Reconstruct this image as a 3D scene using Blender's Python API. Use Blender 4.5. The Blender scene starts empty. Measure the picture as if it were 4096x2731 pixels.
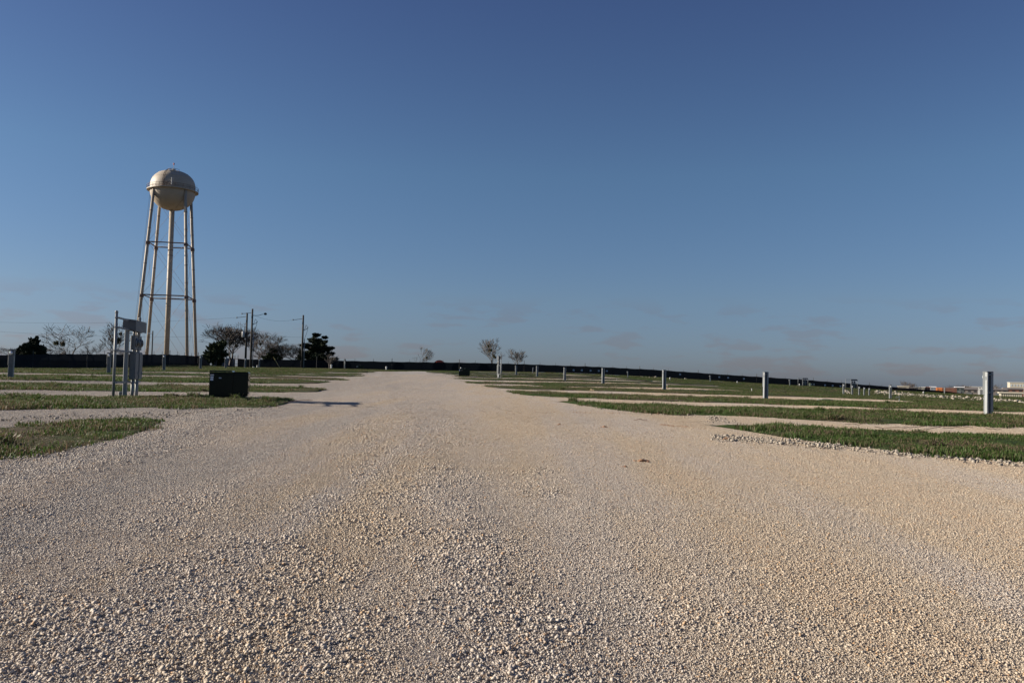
import bpy, bmesh, math, random
import numpy as np
from mathutils import Vector, Matrix, Euler

random.seed(7)
SC = bpy.context.scene
COL = SC.collection

# ---------------------------------------------------------------- camera
F = 3306.0                      # focal length in pixels of the 4096 wide photograph
EYE = 1.15
PITCH = math.atan(149.5 / F)
ROLL = math.radians(1.15)
R0 = Vector((1, 0, 0)); U0 = Vector((0, -math.sin(PITCH), math.cos(PITCH))); FW = Vector((0, math.cos(PITCH), math.sin(PITCH)))
RT = R0 * math.cos(ROLL) + U0 * math.sin(ROLL)
UP = -R0 * math.sin(ROLL) + U0 * math.cos(ROLL)
cd = bpy.data.cameras.new('camera'); cam = bpy.data.objects.new('camera', cd); COL.objects.link(cam)
m = Matrix((RT, UP, -FW)).transposed().to_4x4(); m.translation = Vector((0, 0, EYE)); cam.matrix_world = m
cd.sensor_width = 36.0; cd.lens = 36.0 * F / 4096.0
cd.clip_start = 0.1; cd.clip_end = 20000
SC.camera = cam

# ---------------------------------------------------------------- light
SUN = Vector((-1.0, 0.06, 0.344)).normalized()
SUN_EL = math.asin(SUN.z)
w = bpy.data.worlds.new('World'); SC.world = w; w.use_nodes = True
nt = w.node_tree; nt.nodes.clear()
def N(nt, t, **k):
    n = nt.nodes.new(t)
    for a, b in k.items():
        if a.startswith('i_'): n.inputs[a[2:].replace('_', ' ')].default_value = b
        else: setattr(n, a, b)
    return n
def ramp(nt, stops, mode='LINEAR'):
    n = nt.nodes.new('ShaderNodeValToRGB'); n.color_ramp.interpolation = mode
    el = n.color_ramp.elements
    while len(el) < len(stops): el.new(0.5)
    for e, (p, c) in zip(el, stops):
        e.position = p; e.color = c if len(c) == 4 else (*c, 1)
    return n
def mixc(nt, fac, a, b, blend='MIX'):
    n = nt.nodes.new('ShaderNodeMix'); n.data_type = 'RGBA'; n.blend_type = blend
    for s, v in ((n.inputs[0], fac), (n.inputs[6], a), (n.inputs[7], b)):
        if isinstance(v, bpy.types.NodeSocket): nt.links.new(v, s)
        elif isinstance(v, (int, float)): s.default_value = v
        else: s.default_value = (*v, 1) if len(v) == 3 else v
    return n.outputs[2]
def math_(nt, op, a, b=None, c=None, clamp=False):
    n = nt.nodes.new('ShaderNodeMath'); n.operation = op; n.use_clamp = clamp
    for s, v in zip(n.inputs, (a, b, c)):
        if v is None: continue
        if isinstance(v, bpy.types.NodeSocket): nt.links.new(v, s)
        else: s.default_value = v
    return n.outputs[0]

sky = N(nt, 'ShaderNodeTexSky', sky_type='NISHITA', sun_disc=False, sun_elevation=SUN_EL,
        sun_rotation=math.radians(-87), altitude=250, air_density=1.0, dust_density=0.6, ozone_density=2.2)
tc = N(nt, 'ShaderNodeTexCoord'); sep = N(nt, 'ShaderNodeSeparateXYZ'); nt.links.new(tc.outputs['Generated'], sep.inputs[0])
elev = sep.outputs['Z']
# grading of the whole dome with height: deep blue above, a grey-blue band of distant haze low down
grade = ramp(nt, [(0.0, (0.45, 0.555, 0.97)), (0.03, (0.505, 0.605, 0.97)), (0.095, (0.61, 0.70, 0.93)), (0.24, (0.655, 0.79, 0.96)), (0.42, (0.58, 0.645, 0.90)), (1.0, (0.55, 0.62, 0.88))], 'LINEAR')
nt.links.new(math_(nt, 'MAXIMUM', elev, 0.0), grade.inputs[0])
graded = mixc(nt, 1.0, sky.outputs[0], grade.outputs[0], 'MULTIPLY')
# low, thin, flat-bottomed cloud streaks
mp = N(nt, 'ShaderNodeMapping'); mp.inputs['Scale'].default_value = (9.0, 9.0, 36.0); mp.inputs['Location'].default_value = (4.35, 2.1, 0.15)
nt.links.new(tc.outputs['Generated'], mp.inputs[0])
cn = N(nt, 'ShaderNodeTexNoise', i_Scale=1.6, i_Detail=6.0, i_Roughness=0.52); nt.links.new(mp.outputs[0], cn.inputs['Vector'])
cr = ramp(nt, [(0.50, (0, 0, 0)), (0.62, (1, 1, 1))], 'EASE'); nt.links.new(cn.outputs['Fac'], cr.inputs[0])
band = ramp(nt, [(0.0, (0.25,) * 3), (0.02, (0.8,) * 3), (0.07, (0.7,) * 3), (0.105, (0.0,) * 3)], 'EASE'); nt.links.new(elev, band.inputs[0])
cm = math_(nt, 'MULTIPLY', cr.outputs[0], band.outputs[0]); cm = math_(nt, 'MULTIPLY', cm, 1.0)
cloudy = mixc(nt, 1.0, graded, (1.03, 0.87, 0.83), 'MULTIPLY')
skyc = mixc(nt, cm, graded, cloudy)
bg = N(nt, 'ShaderNodeBackground', i_Strength=0.05); nt.links.new(skyc, bg.inputs[0])
wo = N(nt, 'ShaderNodeOutputWorld'); nt.links.new(bg.outputs[0], wo.inputs[0])

sd = bpy.data.lights.new('sun', 'SUN'); sd.energy = 5.0; sd.angle = math.radians(0.5); sd.color = (1.0, 0.90, 0.76)
so = bpy.data.objects.new('sun', sd); COL.objects.link(so); so.rotation_euler = SUN.to_track_quat('Z', 'Y').to_euler()
SC.view_settings.view_transform = 'Standard'; SC.view_settings.look = 'None'
SC.view_settings.exposure = 0.85; SC.view_settings.gamma = 1; SC.view_settings.use_curve_mapping = False
SC.render.engine = 'CYCLES'

# ---------------------------------------------------------------- projection and terrain
def ray(u, v):
    return FW + RT * ((u - 2048) / F) - UP * ((v - 1365.5) / F)
def PP(u, v, D):                       # point seen at pixel u,v at distance D along the view
    d = ray(u, v); return Vector((0, 0, EYE)) + d * (D / d.y)
CTRL = [ # u, v of the ground, distance
    (3951,1662,22.4),(3061,1601,35),(2656,1563,47.2),(2412,1538,59.6),(2258,1524.7,71.4),(2147,1511,83.2),(2064,1503,95.2),(2003,1496,106.4),
    (41,1517,32.3),(434,1498,44.4),(655,1486,56.3),(801,1479,68.3),(902,1475.5,80),(980,1474,92.5),(1036,1472.5,104),
    (1585,1488,125),(1300,1483,120),(1750,1489,125),(1800,1485.5,160),
    (0,1486,89),(200,1475,99),(420,1471,110),(700,1461,138),(838,1462,157),
    (952,1473,157),(1200,1475,160),(1585,1483,165),(1900,1486,173),(2260,1491,180),(2600,1508,190),(3050,1537,195),(3300,1550,198),(3500,1564,200),(3780,1580,208),(4020,1592,210),(4400,1606,212),
    (918,1603,20.4),(452,1598,18.9),(1000,1560,31),(3375,1580,87),(3476,1585,117),(3562,1598,66),(3210,1546,172),(3418,1557,147),
    (4096,1640,45),(4096,1600,120),(3700,1585,130)]
pts = [tuple(PP(*c)) for c in CTRL]
E = EYE
pts += [(0,0,0),(-8,5,.08),(8,5,-.1),(0,8,.13),(-5,15,.38),(6,15,.27),(-35,10,.55),(30,8,-.25),(0,-40,-.8),(-50,-40,.2),(50,-40,-1.4),
        (-94,225,E+1.0),(-120,120,E+1.2),(-150,60,E+.6),(-60,260,E+1.2),(30,260,E+.8),(100,260,E-3.2),(170,220,E-4.5),(150,120,E-4.0),(110,40,E-2.6)]
P_ = np.array(pts)
def _phi(r2): return 0.5 * r2 * np.log(r2 + 1e-6)
_n = len(P_)
_XY = P_[:, :2] / 50.0
_K = _phi(((_XY[:, None] - _XY[None]) ** 2).sum(-1)) + np.eye(_n) * 0.004
_Pm = np.c_[np.ones(_n), _XY]
_A = np.block([[_K, _Pm], [_Pm.T, np.zeros((3, 3))]])
_W = np.linalg.solve(_A, np.r_[P_[:, 2], np.zeros(3)])
def smooth(a, b, x):
    t = np.clip((x - a) / (b - a), 0, 1); return t * t * (3 - 2 * t)
def terr(x, y):
    x = np.asarray(x, float); y = np.asarray(y, float); sh = x.shape
    q = np.c_[x.ravel(), y.ravel()] / 50.0
    out = np.empty(len(q))
    for i in range(0, len(q), 20000):
        s = q[i:i + 20000]
        out[i:i + 20000] = _phi(((s[:, None] - _XY[None]) ** 2).sum(-1)) @ _W[:_n] + _W[_n] + s @ _W[_n + 1:]
    r = np.hypot(x.ravel(), y.ravel())
    far = E - 5.5 - smooth(600, 4000, r) * 3
    k = smooth(225, 400, r)
    return (out * (1 - k) + far * k).reshape(sh)
def tz(x, y): return float(terr(np.array([x]), np.array([y]))[0])
def hit(uv, lift=0.0):                 # many pixels -> points on the terrain
    uv = np.atleast_2d(np.array(uv, float))
    d = np.array([tuple(ray(u, v)) for u, v in uv]); d = d / d[:, 1:2]
    lo = np.full(len(d), 2.0); res = np.full(len(d), np.nan)
    t = 2.0
    while t < 260:
        t2 = t * 1.012
        zz = EYE + d[:, 2] * t2
        below = (zz < terr(d[:, 0] * t2, np.full(len(d), t2)) + lift) & np.isnan(res)
        res[below] = t
        t = t2
    miss = np.isnan(res); res[miss] = 200
    a = res.copy(); b = res * 1.012
    for _ in range(14):
        mdl = (a + b) / 2
        bel = EYE + d[:, 2] * mdl < terr(d[:, 0] * mdl, mdl) + lift
        b = np.where(bel, mdl, b); a = np.where(bel, a, mdl)
    return np.c_[d[:, 0] * b, b]
def G(u, D, v=None):                   # ground point in column u at distance D
    z = EYE
    x = (u - 2048) / F * D
    for _ in range(8):
        z = tz(x, D); p = Vector((x, D, z)) - Vector((0, 0, EYE))
        uu = 2048 + F * p.dot(RT) / p.dot(FW); x += (u - uu) / F * D
    return Vector((x, D, tz(x, D)))
def proj(p):
    p = Vector(p) - Vector((0, 0, EYE)); return 2048 + F * p.dot(RT) / p.dot(FW), 1365.5 - F * p.dot(UP) / p.dot(FW)
def HT(u, v, base):                    # height above base of pixel row v over that base
    p = PP(u, v, base.y); return p.z - base.z
ROAD = Vector((-0.1706, 1.0, 0)).normalized()
ROAD_A = math.atan2(0.1706, 1.0)

_rs = np.random.RandomState(3); _tab = _rs.rand(256, 256)
def vnoise(x, y):
    xi = np.floor(x).astype(int); yi = np.floor(y).astype(int); fx = x - xi; fy = y - yi
    fx = fx * fx * (3 - 2 * fx); fy = fy * fy * (3 - 2 * fy)
    g = lambda a, b: _tab[a % 256, b % 256]
    return (g(xi, yi) * (1 - fx) + g(xi + 1, yi) * fx) * (1 - fy) + (g(xi, yi + 1) * (1 - fx) + g(xi + 1, yi + 1) * fx) * fy
def fbm(x, y, o=4):
    x = np.asarray(x, float); y = np.asarray(y, float); s = 0; a = .5; t = 0
    for i in range(o):
        s = s + a * vnoise(x * 2 ** i + 17 * i, y * 2 ** i + 31 * i); t += a; a *= .5
    return s / t

# ---------------------------------------------------------------- object helpers
def tag(o, label=None, cat=None, group=None, kind=None):
    if label: o['label'] = label
    if cat: o['category'] = cat
    if group: o['group'] = group
    if kind: o['kind'] = kind
    return o
def empty(name, loc=(0, 0, 0), rz=0.0, label=None, cat=None, group=None):
    o = bpy.data.objects.new(name, None); COL.objects.link(o); o.location = loc; o.rotation_euler = (0, 0, rz)
    o.empty_display_size = 0.2
    return tag(o, label, cat, group)
def copy_tree(o, parent=None):
    c = o.copy(); COL.objects.link(c); c.parent = parent
    for ch in o.children: copy_tree(ch, c)
    return c
class MB:
    def __init__(s): s.v = []; s.f = []
    def add(s, v, f):
        b = len(s.v); s.v += [tuple(p) for p in v]; s.f += [tuple(i + b for i in q) for q in f]; return s
    def box(s, c, d, rot=None, taper=1.0):
        M = rot.to_matrix() if isinstance(rot, Euler) else (rot or Matrix.Identity(3))
        vs = []
        for z in (-.5, .5):
            k = taper if z > 0 else 1
            for x, y in ((-.5, -.5), (.5, -.5), (.5, .5), (-.5, .5)):
                vs.append(Vector(c) + M @ Vector((x * d[0] * k, y * d[1] * k, z * d[2])))
        return s.add(vs, [(3, 2, 1, 0), (4, 5, 6, 7), (0, 1, 5, 4), (1, 2, 6, 5), (2, 3, 7, 6), (3, 0, 4, 7)])
    def bev(s, c, d, b=0.006):            # box with all vertical and top edges chamfered
        x, y, z = d[0] / 2, d[1] / 2, d[2] / 2
        ring = lambda X, Y, Z, k: [(c[0] + px, c[1] + py, c[2] + Z) for px, py in
               ((-X + k, -Y), (X - k, -Y), (X, -Y + k), (X, Y - k), (X - k, Y), (-X + k, Y), (-X, Y - k), (-X, -Y + k))]
        vs = ring(x, y, -z, b) + ring(x, y, z - b, b) + ring(x - b, y - b, z, b * .6)
        f = [tuple(range(7, -1, -1)), tuple(range(16, 24))]
        for r in (0, 8):
            for i in range(8): f.append((r + i, r + (i + 1) % 8, r + 8 + (i + 1) % 8, r + 8 + i))
        return s.add(vs, f)
    def tube(s, a, b, r0, r1=None, n=8, cap=True):
        a = Vector(a); b = Vector(b); r1 = r0 if r1 is None else r1
        d = (b - a)
        if d.length < 1e-6: return s
        q = d.to_track_quat('Z', 'Y').to_matrix()
        vs = [a + q @ Vector((r0 * math.cos(t), r0 * math.sin(t), 0)) for t in [2 * math.pi * i / n for i in range(n)]]
        vs += [b + q @ Vector((r1 * math.cos(t), r1 * math.sin(t), 0)) for t in [2 * math.pi * i / n for i in range(n)]]
        f = [(i, (i + 1) % n, n + (i + 1) % n, n + i) for i in range(n)]
        if cap: f += [tuple(range(n - 1, -1, -1)), tuple(range(n, 2 * n))]
        return s.add(vs, f)
    def path(s, ps, r, n=6):
        for a, b in zip(ps, ps[1:]): s.tube(a, b, r, r, n)
        return s
    def lathe(s, prof, n=32, c=(0, 0, 0), axis='Z'):
        vs = []
        for r, z in prof:
            for i in range(n):
                t = 2 * math.pi * i / n
                p = (r * math.cos(t), r * math.sin(t), z)
                if axis == 'Y': p = (p[0], -p[2], p[1])
                vs.append((c[0] + p[0], c[1] + p[1], c[2] + p[2]))
        f = []
        for k in range(len(prof) - 1):
            for i in range(n): f.append((k * n + i, k * n + (i + 1) % n, (k + 1) * n + (i + 1) % n, (k + 1) * n + i))
        if prof[0][0] > 1e-4: f.append(tuple(range(n - 1, -1, -1)))
        if prof[-1][0] > 1e-4: f.append(tuple((len(prof) - 1) * n + i for i in range(n)))
        return s.add(vs, f)
    def build(s, name, mat, parent=None, smooth=False):
        me = bpy.data.meshes.new(name); me.from_pydata(s.v, [], s.f)
        me.materials.append(mat)
        if smooth: me.polygons.foreach_set('use_smooth', [True] * len(me.polygons))
        me.update()
        o = bpy.data.objects.new(name, me); COL.objects.link(o); o.parent = parent
        return o
def np_mesh(name, V, Fq, mat, smooth_=True, parent=None, link=True):
    V = np.asarray(V, np.float32); Fq = np.asarray(Fq, np.int32)
    me = bpy.data.meshes.new(name); k = Fq.shape[1]
    me.vertices.add(len(V)); me.vertices.foreach_set('co', V.ravel())
    me.loops.add(Fq.size); me.loops.foreach_set('vertex_index', Fq.ravel())
    me.polygons.add(len(Fq)); me.polygons.foreach_set('loop_start', np.arange(0, Fq.size, k, dtype=np.int32))
    me.polygons.foreach_set('loop_total', np.full(len(Fq), k, np.int32))
    me.materials.append(mat); me.update(calc_edges=True); me.validate()
    if smooth_: me.polygons.foreach_set('use_smooth', [True] * len(me.polygons))
    o = bpy.data.objects.new(name, me); o.parent = parent
    if link: COL.objects.link(o)
    return o

# ---------------------------------------------------------------- materials
def mat(name, col, rough=0.6, metal=0.0, var=0.12, scale=8.0, bump=0.0, bscale=60.0, spec=0.5, dirt=None, coat=0.0):
    m = bpy.data.materials.new(name); m.use_nodes = True; nt = m.node_tree; b = nt.nodes['Principled BSDF']
    geo = N(nt, 'ShaderNodeTexCoord')
    n = N(nt, 'ShaderNodeTexNoise', i_Scale=scale, i_Detail=5.0, i_Roughness=0.6); nt.links.new(geo.outputs['Object'], n.inputs['Vector'])
    r = ramp(nt, [(0.3, tuple(c * (1 - var) for c in col)), (0.7, tuple(min(1, c * (1 + var)) for c in col))]); nt.links.new(n.outputs['Fac'], r.inputs[0])
    c = r.outputs[0]
    if dirt:
        n2 = N(nt, 'ShaderNodeTexNoise', i_Scale=scale * 2.3, i_Detail=8.0, i_Roughness=0.7); nt.links.new(geo.outputs['Object'], n2.inputs['Vector'])
        r2 = ramp(nt, [(0.55, (0, 0, 0)), (0.75, (1, 1, 1))]); nt.links.new(n2.outputs['Fac'], r2.inputs[0])
        c = mixc(nt, math_(nt, 'MULTIPLY', r2.outputs[0], dirt[1]), c, dirt[0])
    nt.links.new(c, b.inputs['Base Color'])
    b.inputs['Roughness'].default_value = rough; b.inputs['Metallic'].default_value = metal
    b.inputs['Specular IOR Level'].default_value = spec; b.inputs['Coat Weight'].default_value = coat
    if bump:
        n3 = N(nt, 'ShaderNodeTexNoise', i_Scale=bscale, i_Detail=4.0); nt.links.new(geo.outputs['Object'], n3.inputs['Vector'])
        bp = N(nt, 'ShaderNodeBump', i_Strength=bump, i_Distance=0.01); nt.links.new(n3.outputs['Fac'], bp.inputs['Height']); nt.links.new(bp.outputs[0], b.inputs['Normal'])
    return m

def position_noise(nt, scale, detail=4, rough=.55, rot=None, sc=(1, 1, 1), loc=(0, 0, 0)):
    g = N(nt, 'ShaderNodeNewGeometry'); mp = N(nt, 'ShaderNodeMapping')
    mp.inputs['Scale'].default_value = sc; mp.inputs['Location'].default_value = loc
    if rot: mp.inputs['Rotation'].default_value = (0, 0, rot)
    nt.links.new(g.outputs['Position'], mp.inputs[0])
    n = N(nt, 'ShaderNodeTexNoise', i_Scale=scale, i_Detail=detail, i_Roughness=rough); nt.links.new(mp.outputs[0], n.inputs['Vector'])
    return n.outputs['Fac']
PALE = (0.48, 0.43, 0.385); TAN = (0.49, 0.42, 0.34); GREY = (0.44, 0.405, 0.375)
def gravel_tone(nt):
    # long streaks along the driving direction, plus blotches
    a = position_noise(nt, 0.9, 4, .6, rot=-ROAD_A, sc=(1, .06, 1))
    b = position_noise(nt, 0.35, 5, .6, loc=(3, 7, 0))
    g = N(nt, 'ShaderNodeNewGeometry'); sp = N(nt, 'ShaderNodeSeparateXYZ'); nt.links.new(g.outputs['Position'], sp.inputs[0])
    side = math_(nt, 'MULTIPLY_ADD', sp.outputs[0], 0.018, 0.0)      # more clay fines towards the right-hand side
    side = math_(nt, 'MINIMUM', math_(nt, 'MAXIMUM', side, -0.12), 0.12)
    f = math_(nt, 'ADD', math_(nt, 'MULTIPLY_ADD', a, 0.7, side), math_(nt, 'MULTIPLY', b, 0.3))
    r = ramp(nt, [(0.36, GREY), (0.46, PALE), (0.58, TAN), (0.68, (0.50, 0.415, 0.325))]); nt.links.new(f, r.inputs[0])
    return r.outputs[0]
def gravel_mat():
    m = bpy.data.materials.new('crushed_limestone'); m.use_nodes = True; nt = m.node_tree; b = nt.nodes['Principled BSDF']
    c = gravel_tone(nt)
    g = N(nt, 'ShaderNodeNewGeometry')
    vo = N(nt, 'ShaderNodeTexVoronoi', i_Scale=55.0); nt.links.new(g.outputs['Position'], vo.inputs['Vector'])
    vo2 = N(nt, 'ShaderNodeTexVoronoi', i_Scale=20.0); nt.links.new(g.outputs['Position'], vo2.inputs['Vector'])
    sv = N(nt, 'ShaderNodeSeparateColor'); nt.links.new(vo.outputs['Color'], sv.inputs[0])
    sv2 = N(nt, 'ShaderNodeSeparateColor'); nt.links.new(vo2.outputs['Color'], sv2.inputs[0])
    t = math_(nt, 'ADD', math_(nt, 'MULTIPLY', sv.outputs[0], 0.28), math_(nt, 'MULTIPLY', sv2.outputs[0], 0.25))
    tt = N(nt, 'ShaderNodeCombineColor')
    k = math_(nt, 'ADD', t, 0.58)
    for i in range(3): nt.links.new(k, tt.inputs[i])
    c = mixc(nt, 1.0, c, tt.outputs[0], 'MULTIPLY')
    # pebbly relief
    h = math_(nt, 'ADD', math_(nt, 'MULTIPLY', vo.outputs['Distance'], -0.5), math_(nt, 'MULTIPLY', vo2.outputs['Distance'], -1.0))
    mid = position_noise(nt, 4.0, 8, .65)
    h = math_(nt, 'ADD', h, math_(nt, 'MULTIPLY', mid, 0.12))
    bp = N(nt, 'ShaderNodeBump', i_Strength=0.6, i_Distance=0.016); nt.links.new(h, bp.inputs['Height']); nt.links.new(bp.outputs[0], b.inputs['Normal'])
    nt.links.new(c, b.inputs['Base Color']); b.inputs['Roughness'].default_value = 0.95; b.inputs['Specular IOR Level'].default_value = 0.15
    return m
def stone_mat():
    m = bpy.data.materials.new('gravel_stone'); m.use_nodes = True; nt = m.node_tree; b = nt.nodes['Principled BSDF']
    c = gravel_tone(nt)
    at = N(nt, 'ShaderNodeAttribute', attribute_name='tone')
    r = ramp(nt, [(0.0, (0.66, 0.61, 0.575)), (0.25, (0.88, 0.85, 0.81)), (0.6, (1.0, 0.98, 0.94)), (0.93, (1.1, 1.09, 1.05)), (0.95, (1.0, 0.82, 0.6)), (1.0, (0.85, 0.62, 0.45))]); nt.links.new(at.outputs['Fac'], r.inputs[0])
    nt.links.new(mixc(nt, 1.0, c, r.outputs[0], 'MULTIPLY'), b.inputs['Base Color'])
    b.inputs['Roughness'].default_value = 0.9; b.inputs['Specular IOR Level'].default_value = 0.2
    return m
def turf_colours(nt):
    a = position_noise(nt, 0.9, 6, .65, sc=(.55, 1, 1))
    b = position_noise(nt, 0.18, 4, .6, sc=(.6, 1, 1), loc=(5, 1, 0))
    f = math_(nt, 'ADD', math_(nt, 'MULTIPLY', a, 0.6), math_(nt, 'MULTIPLY', b, 0.4))
    return f
def soil_mat():
    m = bpy.data.materials.new('turf_soil'); m.use_nodes = True; nt = m.node_tree; b = nt.nodes['Principled BSDF']
    r = ramp(nt, [(0.40, (0.124, 0.096, 0.071)), (0.46, (0.077, 0.071, 0.037)), (0.51, (0.050, 0.076, 0.022)), (0.66, (0.036, 0.064, 0.014))]); nt.links.new(turf_colours(nt), r.inputs[0])
    fine = position_noise(nt, 14.0, 6, .75)
    fr = ramp(nt, [(0.3, (0.55,) * 3), (0.7, (1.35,) * 3)]); nt.links.new(fine, fr.inputs[0])
    g_ = N(nt, 'ShaderNodeNewGeometry'); ln = N(nt, 'ShaderNodeVectorMath', operation='LENGTH'); nt.links.new(g_.outputs['Position'], ln.inputs[0])
    fk = math_(nt, 'MULTIPLY_ADD', ln.outputs['Value'], 0.012, -2.0, clamp=True)
    base_ = mixc(nt, fk, r.outputs[0], (0.16, 0.125, 0.085))
    nt.links.new(mixc(nt, 1.0, base_, fr.outputs[0], 'MULTIPLY'), b.inputs['Base Color'])
    h = math_(nt, 'ADD', fine, math_(nt, 'MULTIPLY', position_noise(nt, 3.0, 5, .6), 3))
    bp = N(nt, 'ShaderNodeBump', i_Strength=0.8, i_Distance=0.08); nt.links.new(h, bp.inputs['Height']); nt.links.new(bp.outputs[0], b.inputs['Normal'])
    b.inputs['Roughness'].default_value = 1.0; b.inputs['Specular IOR Level'].default_value = 0.1
    return m
def blade_mat(dry=False):
    m = bpy.data.materials.new('dry_blades' if dry else 'grass_blades'); m.use_nodes = True; nt = m.node_tree; b = nt.nodes['Principled BSDF']
    at = N(nt, 'ShaderNodeAttribute', attribute_name='tone')
    f = math_(nt, 'ADD', math_(nt, 'MULTIPLY', turf_colours(nt), 0.75), math_(nt, 'MULTIPLY', at.outputs['Fac'], 0.25))
    r = ramp(nt, [(0.40, (0.165, 0.120, 0.078)), (0.45, (0.100, 0.095, 0.042)), (0.505, (0.062, 0.105, 0.022)), (0.66, (0.042, 0.085, 0.013))]); nt.links.new(f, r.inputs[0])
    c = r.outputs[0]
    nt.links.new(c, b.inputs['Base Color']); b.inputs['Roughness'].default_value = 0.6; b.inputs['Specular IOR Level'].default_value = 0.25
    tr = N(nt, 'ShaderNodeBsdfTranslucent'); nt.links.new(c, tr.inputs[0])
    mx = N(nt, 'ShaderNodeMixShader'); mx.inputs[0].default_value = 0.35
    nt.links.new(b.outputs[0], mx.inputs[1]); nt.links.new(tr.outputs[0], mx.inputs[2]); nt.links.new(mx.outputs[0], nt.nodes['Material Output'].inputs[0])
    return m
def fabric_mat():
    m = bpy.data.materials.new('black_windscreen_mesh'); m.use_nodes = True; nt = m.node_tree; b = nt.nodes['Principled BSDF']
    f = position_noise(nt, 0.5, 4, .6, sc=(1, 1, 2))
    r = ramp(nt, [(0.3, (0.006, 0.0075, 0.009)), (0.7, (0.011, 0.013, 0.015))]); nt.links.new(f, r.inputs[0]); nt.links.new(r.outputs[0], b.inputs['Base Color'])
    b.inputs['Roughness'].default_value = 0.85; b.inputs['Specular IOR Level'].default_value = 0.2
    tr = N(nt, 'ShaderNodeBsdfTransparent'); mx = N(nt, 'ShaderNodeMixShader'); mx.inputs[0].default_value = 0.012
    nt.links.new(b.outputs[0], mx.inputs[1]); nt.links.new(tr.outputs[0], mx.inputs[2]); nt.links.new(mx.outputs[0], nt.nodes['Material Output'].inputs[0])
    return m
def clay_mat():
    return mat('orange_clay', (0.29, 0.17, 0.10), 0.95, var=.3, scale=20, bump=.6)

M = dict(
    gravel=gravel_mat(), stone=stone_mat(), soil=soil_mat(), blade=blade_mat(), fabric=fabric_mat(), clay=clay_mat(),
    tower=mat('cream_tank_paint', (0.38, 0.325, 0.255), 0.6, var=.07, scale=.35, dirt=((0.26, 0.17, 0.10), .35)),
    towerdark=mat('weathered_tower_steel', (0.16, 0.10, 0.075), 0.7, var=.2, scale=1.5),
    galv=mat('galvanised_steel', (0.19, 0.205, 0.215), 0.5, 0.1, var=.12, scale=6, bump=.05),
    greybox=mat('grey_enclosure_paint', (0.115, 0.125, 0.13), 0.5, 0.0, var=.08, scale=4, bump=.08, bscale=150),
    greyshade=mat('dark_grey_gutter_paint', (0.085, 0.092, 0.10), 0.5, 0.0, var=.10, scale=4, bump=.05),
    pedestal=mat('pedestal_grey_paint', (0.27, 0.285, 0.29), 0.5, 0.0, var=.10, scale=5, dirt=((0.25, 0.21, 0.16), .4)),
    peddark=mat('pedestal_recess', (0.20, 0.21, 0.22), 0.6, 0.1, var=.10, scale=5),
    glass=mat('meter_glass', (0.62, 0.64, 0.66), 0.08, 0.3, var=.1, scale=20, spec=.9),
    black=mat('black_plastic', (0.012, 0.012, 0.014), 0.4),
    green=mat('dark_green_enamel', (0.006, 0.014, 0.011), 0.12, 0.0, var=.12, scale=2, spec=.15),
    olive=mat('faded_green_paint', (0.03, 0.042, 0.024), 0.5, var=.12, scale=2),
    sticker=mat('white_sticker', (0.75, 0.76, 0.80), 0.5, var=.05),
    concrete=mat('concrete', (0.30, 0.30, 0.28), 0.9, var=.15, scale=6, bump=.3),
    wood=mat('creosote_pole_wood', (0.035, 0.03, 0.026), 0.85, var=.3, scale=3, bump=.3),
    stake=mat('raw_pine_stake', (0.42, 0.32, 0.19), 0.8, var=.15),
    white=mat('white_pvc', (0.50, 0.50, 0.48), 0.45, var=.06, scale=3, dirt=((0.4, 0.36, 0.3), .4)),
    tpost=mat('dark_steel_post', (0.045, 0.045, 0.045), 0.7, 0.2),
    bark=mat('grey_bark', (0.085, 0.07, 0.06), 0.9, var=.3, scale=2, bump=.3),
    barkpale=mat('pale_twigs', (0.13, 0.112, 0.097), 0.9, var=.25, scale=2),
    brushm=mat('brown_winter_brush', (0.085, 0.067, 0.055), 0.95, var=.3, scale=1),
    cedar=mat('cedar_foliage', (0.022, 0.032, 0.017), 0.8, var=.45, scale=1.2, spec=.2),
    oak=mat('live_oak_foliage', (0.045, 0.058, 0.026), 0.8, var=.4, scale=1.2, spec=.2),
    mistle=mat('mistletoe_foliage', (0.075, 0.075, 0.028), 0.8, var=.3, scale=1.5, spec=.2),
    edge=mat('tan_limestone_rock', (0.30, 0.26, 0.21), 0.9, var=.35, scale=9, bump=.3),
    rip=mat('pale_limestone_rock', (0.33, 0.29, 0.235), 0.9, var=.22, scale=3, bump=.3),
    corr=mat('weathered_sheet_metal', (0.27, 0.28, 0.30), 0.5, 0.3, var=.15, scale=2),
    wire=mat('dark_cable', (0.05, 0.05, 0.055), 0.6),
    reel=mat('black_reel_steel', (0.012, 0.012, 0.014), 0.6),
    redreel=mat('red_reel_paint', (0.45, 0.06, 0.035), 0.5, var=.15),
    guy=mat('yellow_guy_guard', (0.33, 0.25, 0.09), 0.6),
    cream=mat('cream_wall', (0.40, 0.37, 0.30), 0.8, var=.06, scale=.4),
    orange=mat('orange_container_paint', (0.50, 0.17, 0.05), 0.6, var=.12, scale=.6),
    rust=mat('rust_brown_paint', (0.17, 0.08, 0.055), 0.7, var=.2, scale=.5),
    roofg=mat('brown_grey_roof', (0.16, 0.14, 0.125), 0.85, var=.12, scale=.4),
    dkgreen=mat('dark_grey_green_siding', (0.07, 0.085, 0.08), 0.7, var=.1),
    window=mat('dark_window', (0.03, 0.035, 0.04), 0.2, spec=.8),
    bluewin=mat('pale_blue_cladding', (0.38, 0.43, 0.47), 0.5),
)

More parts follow.
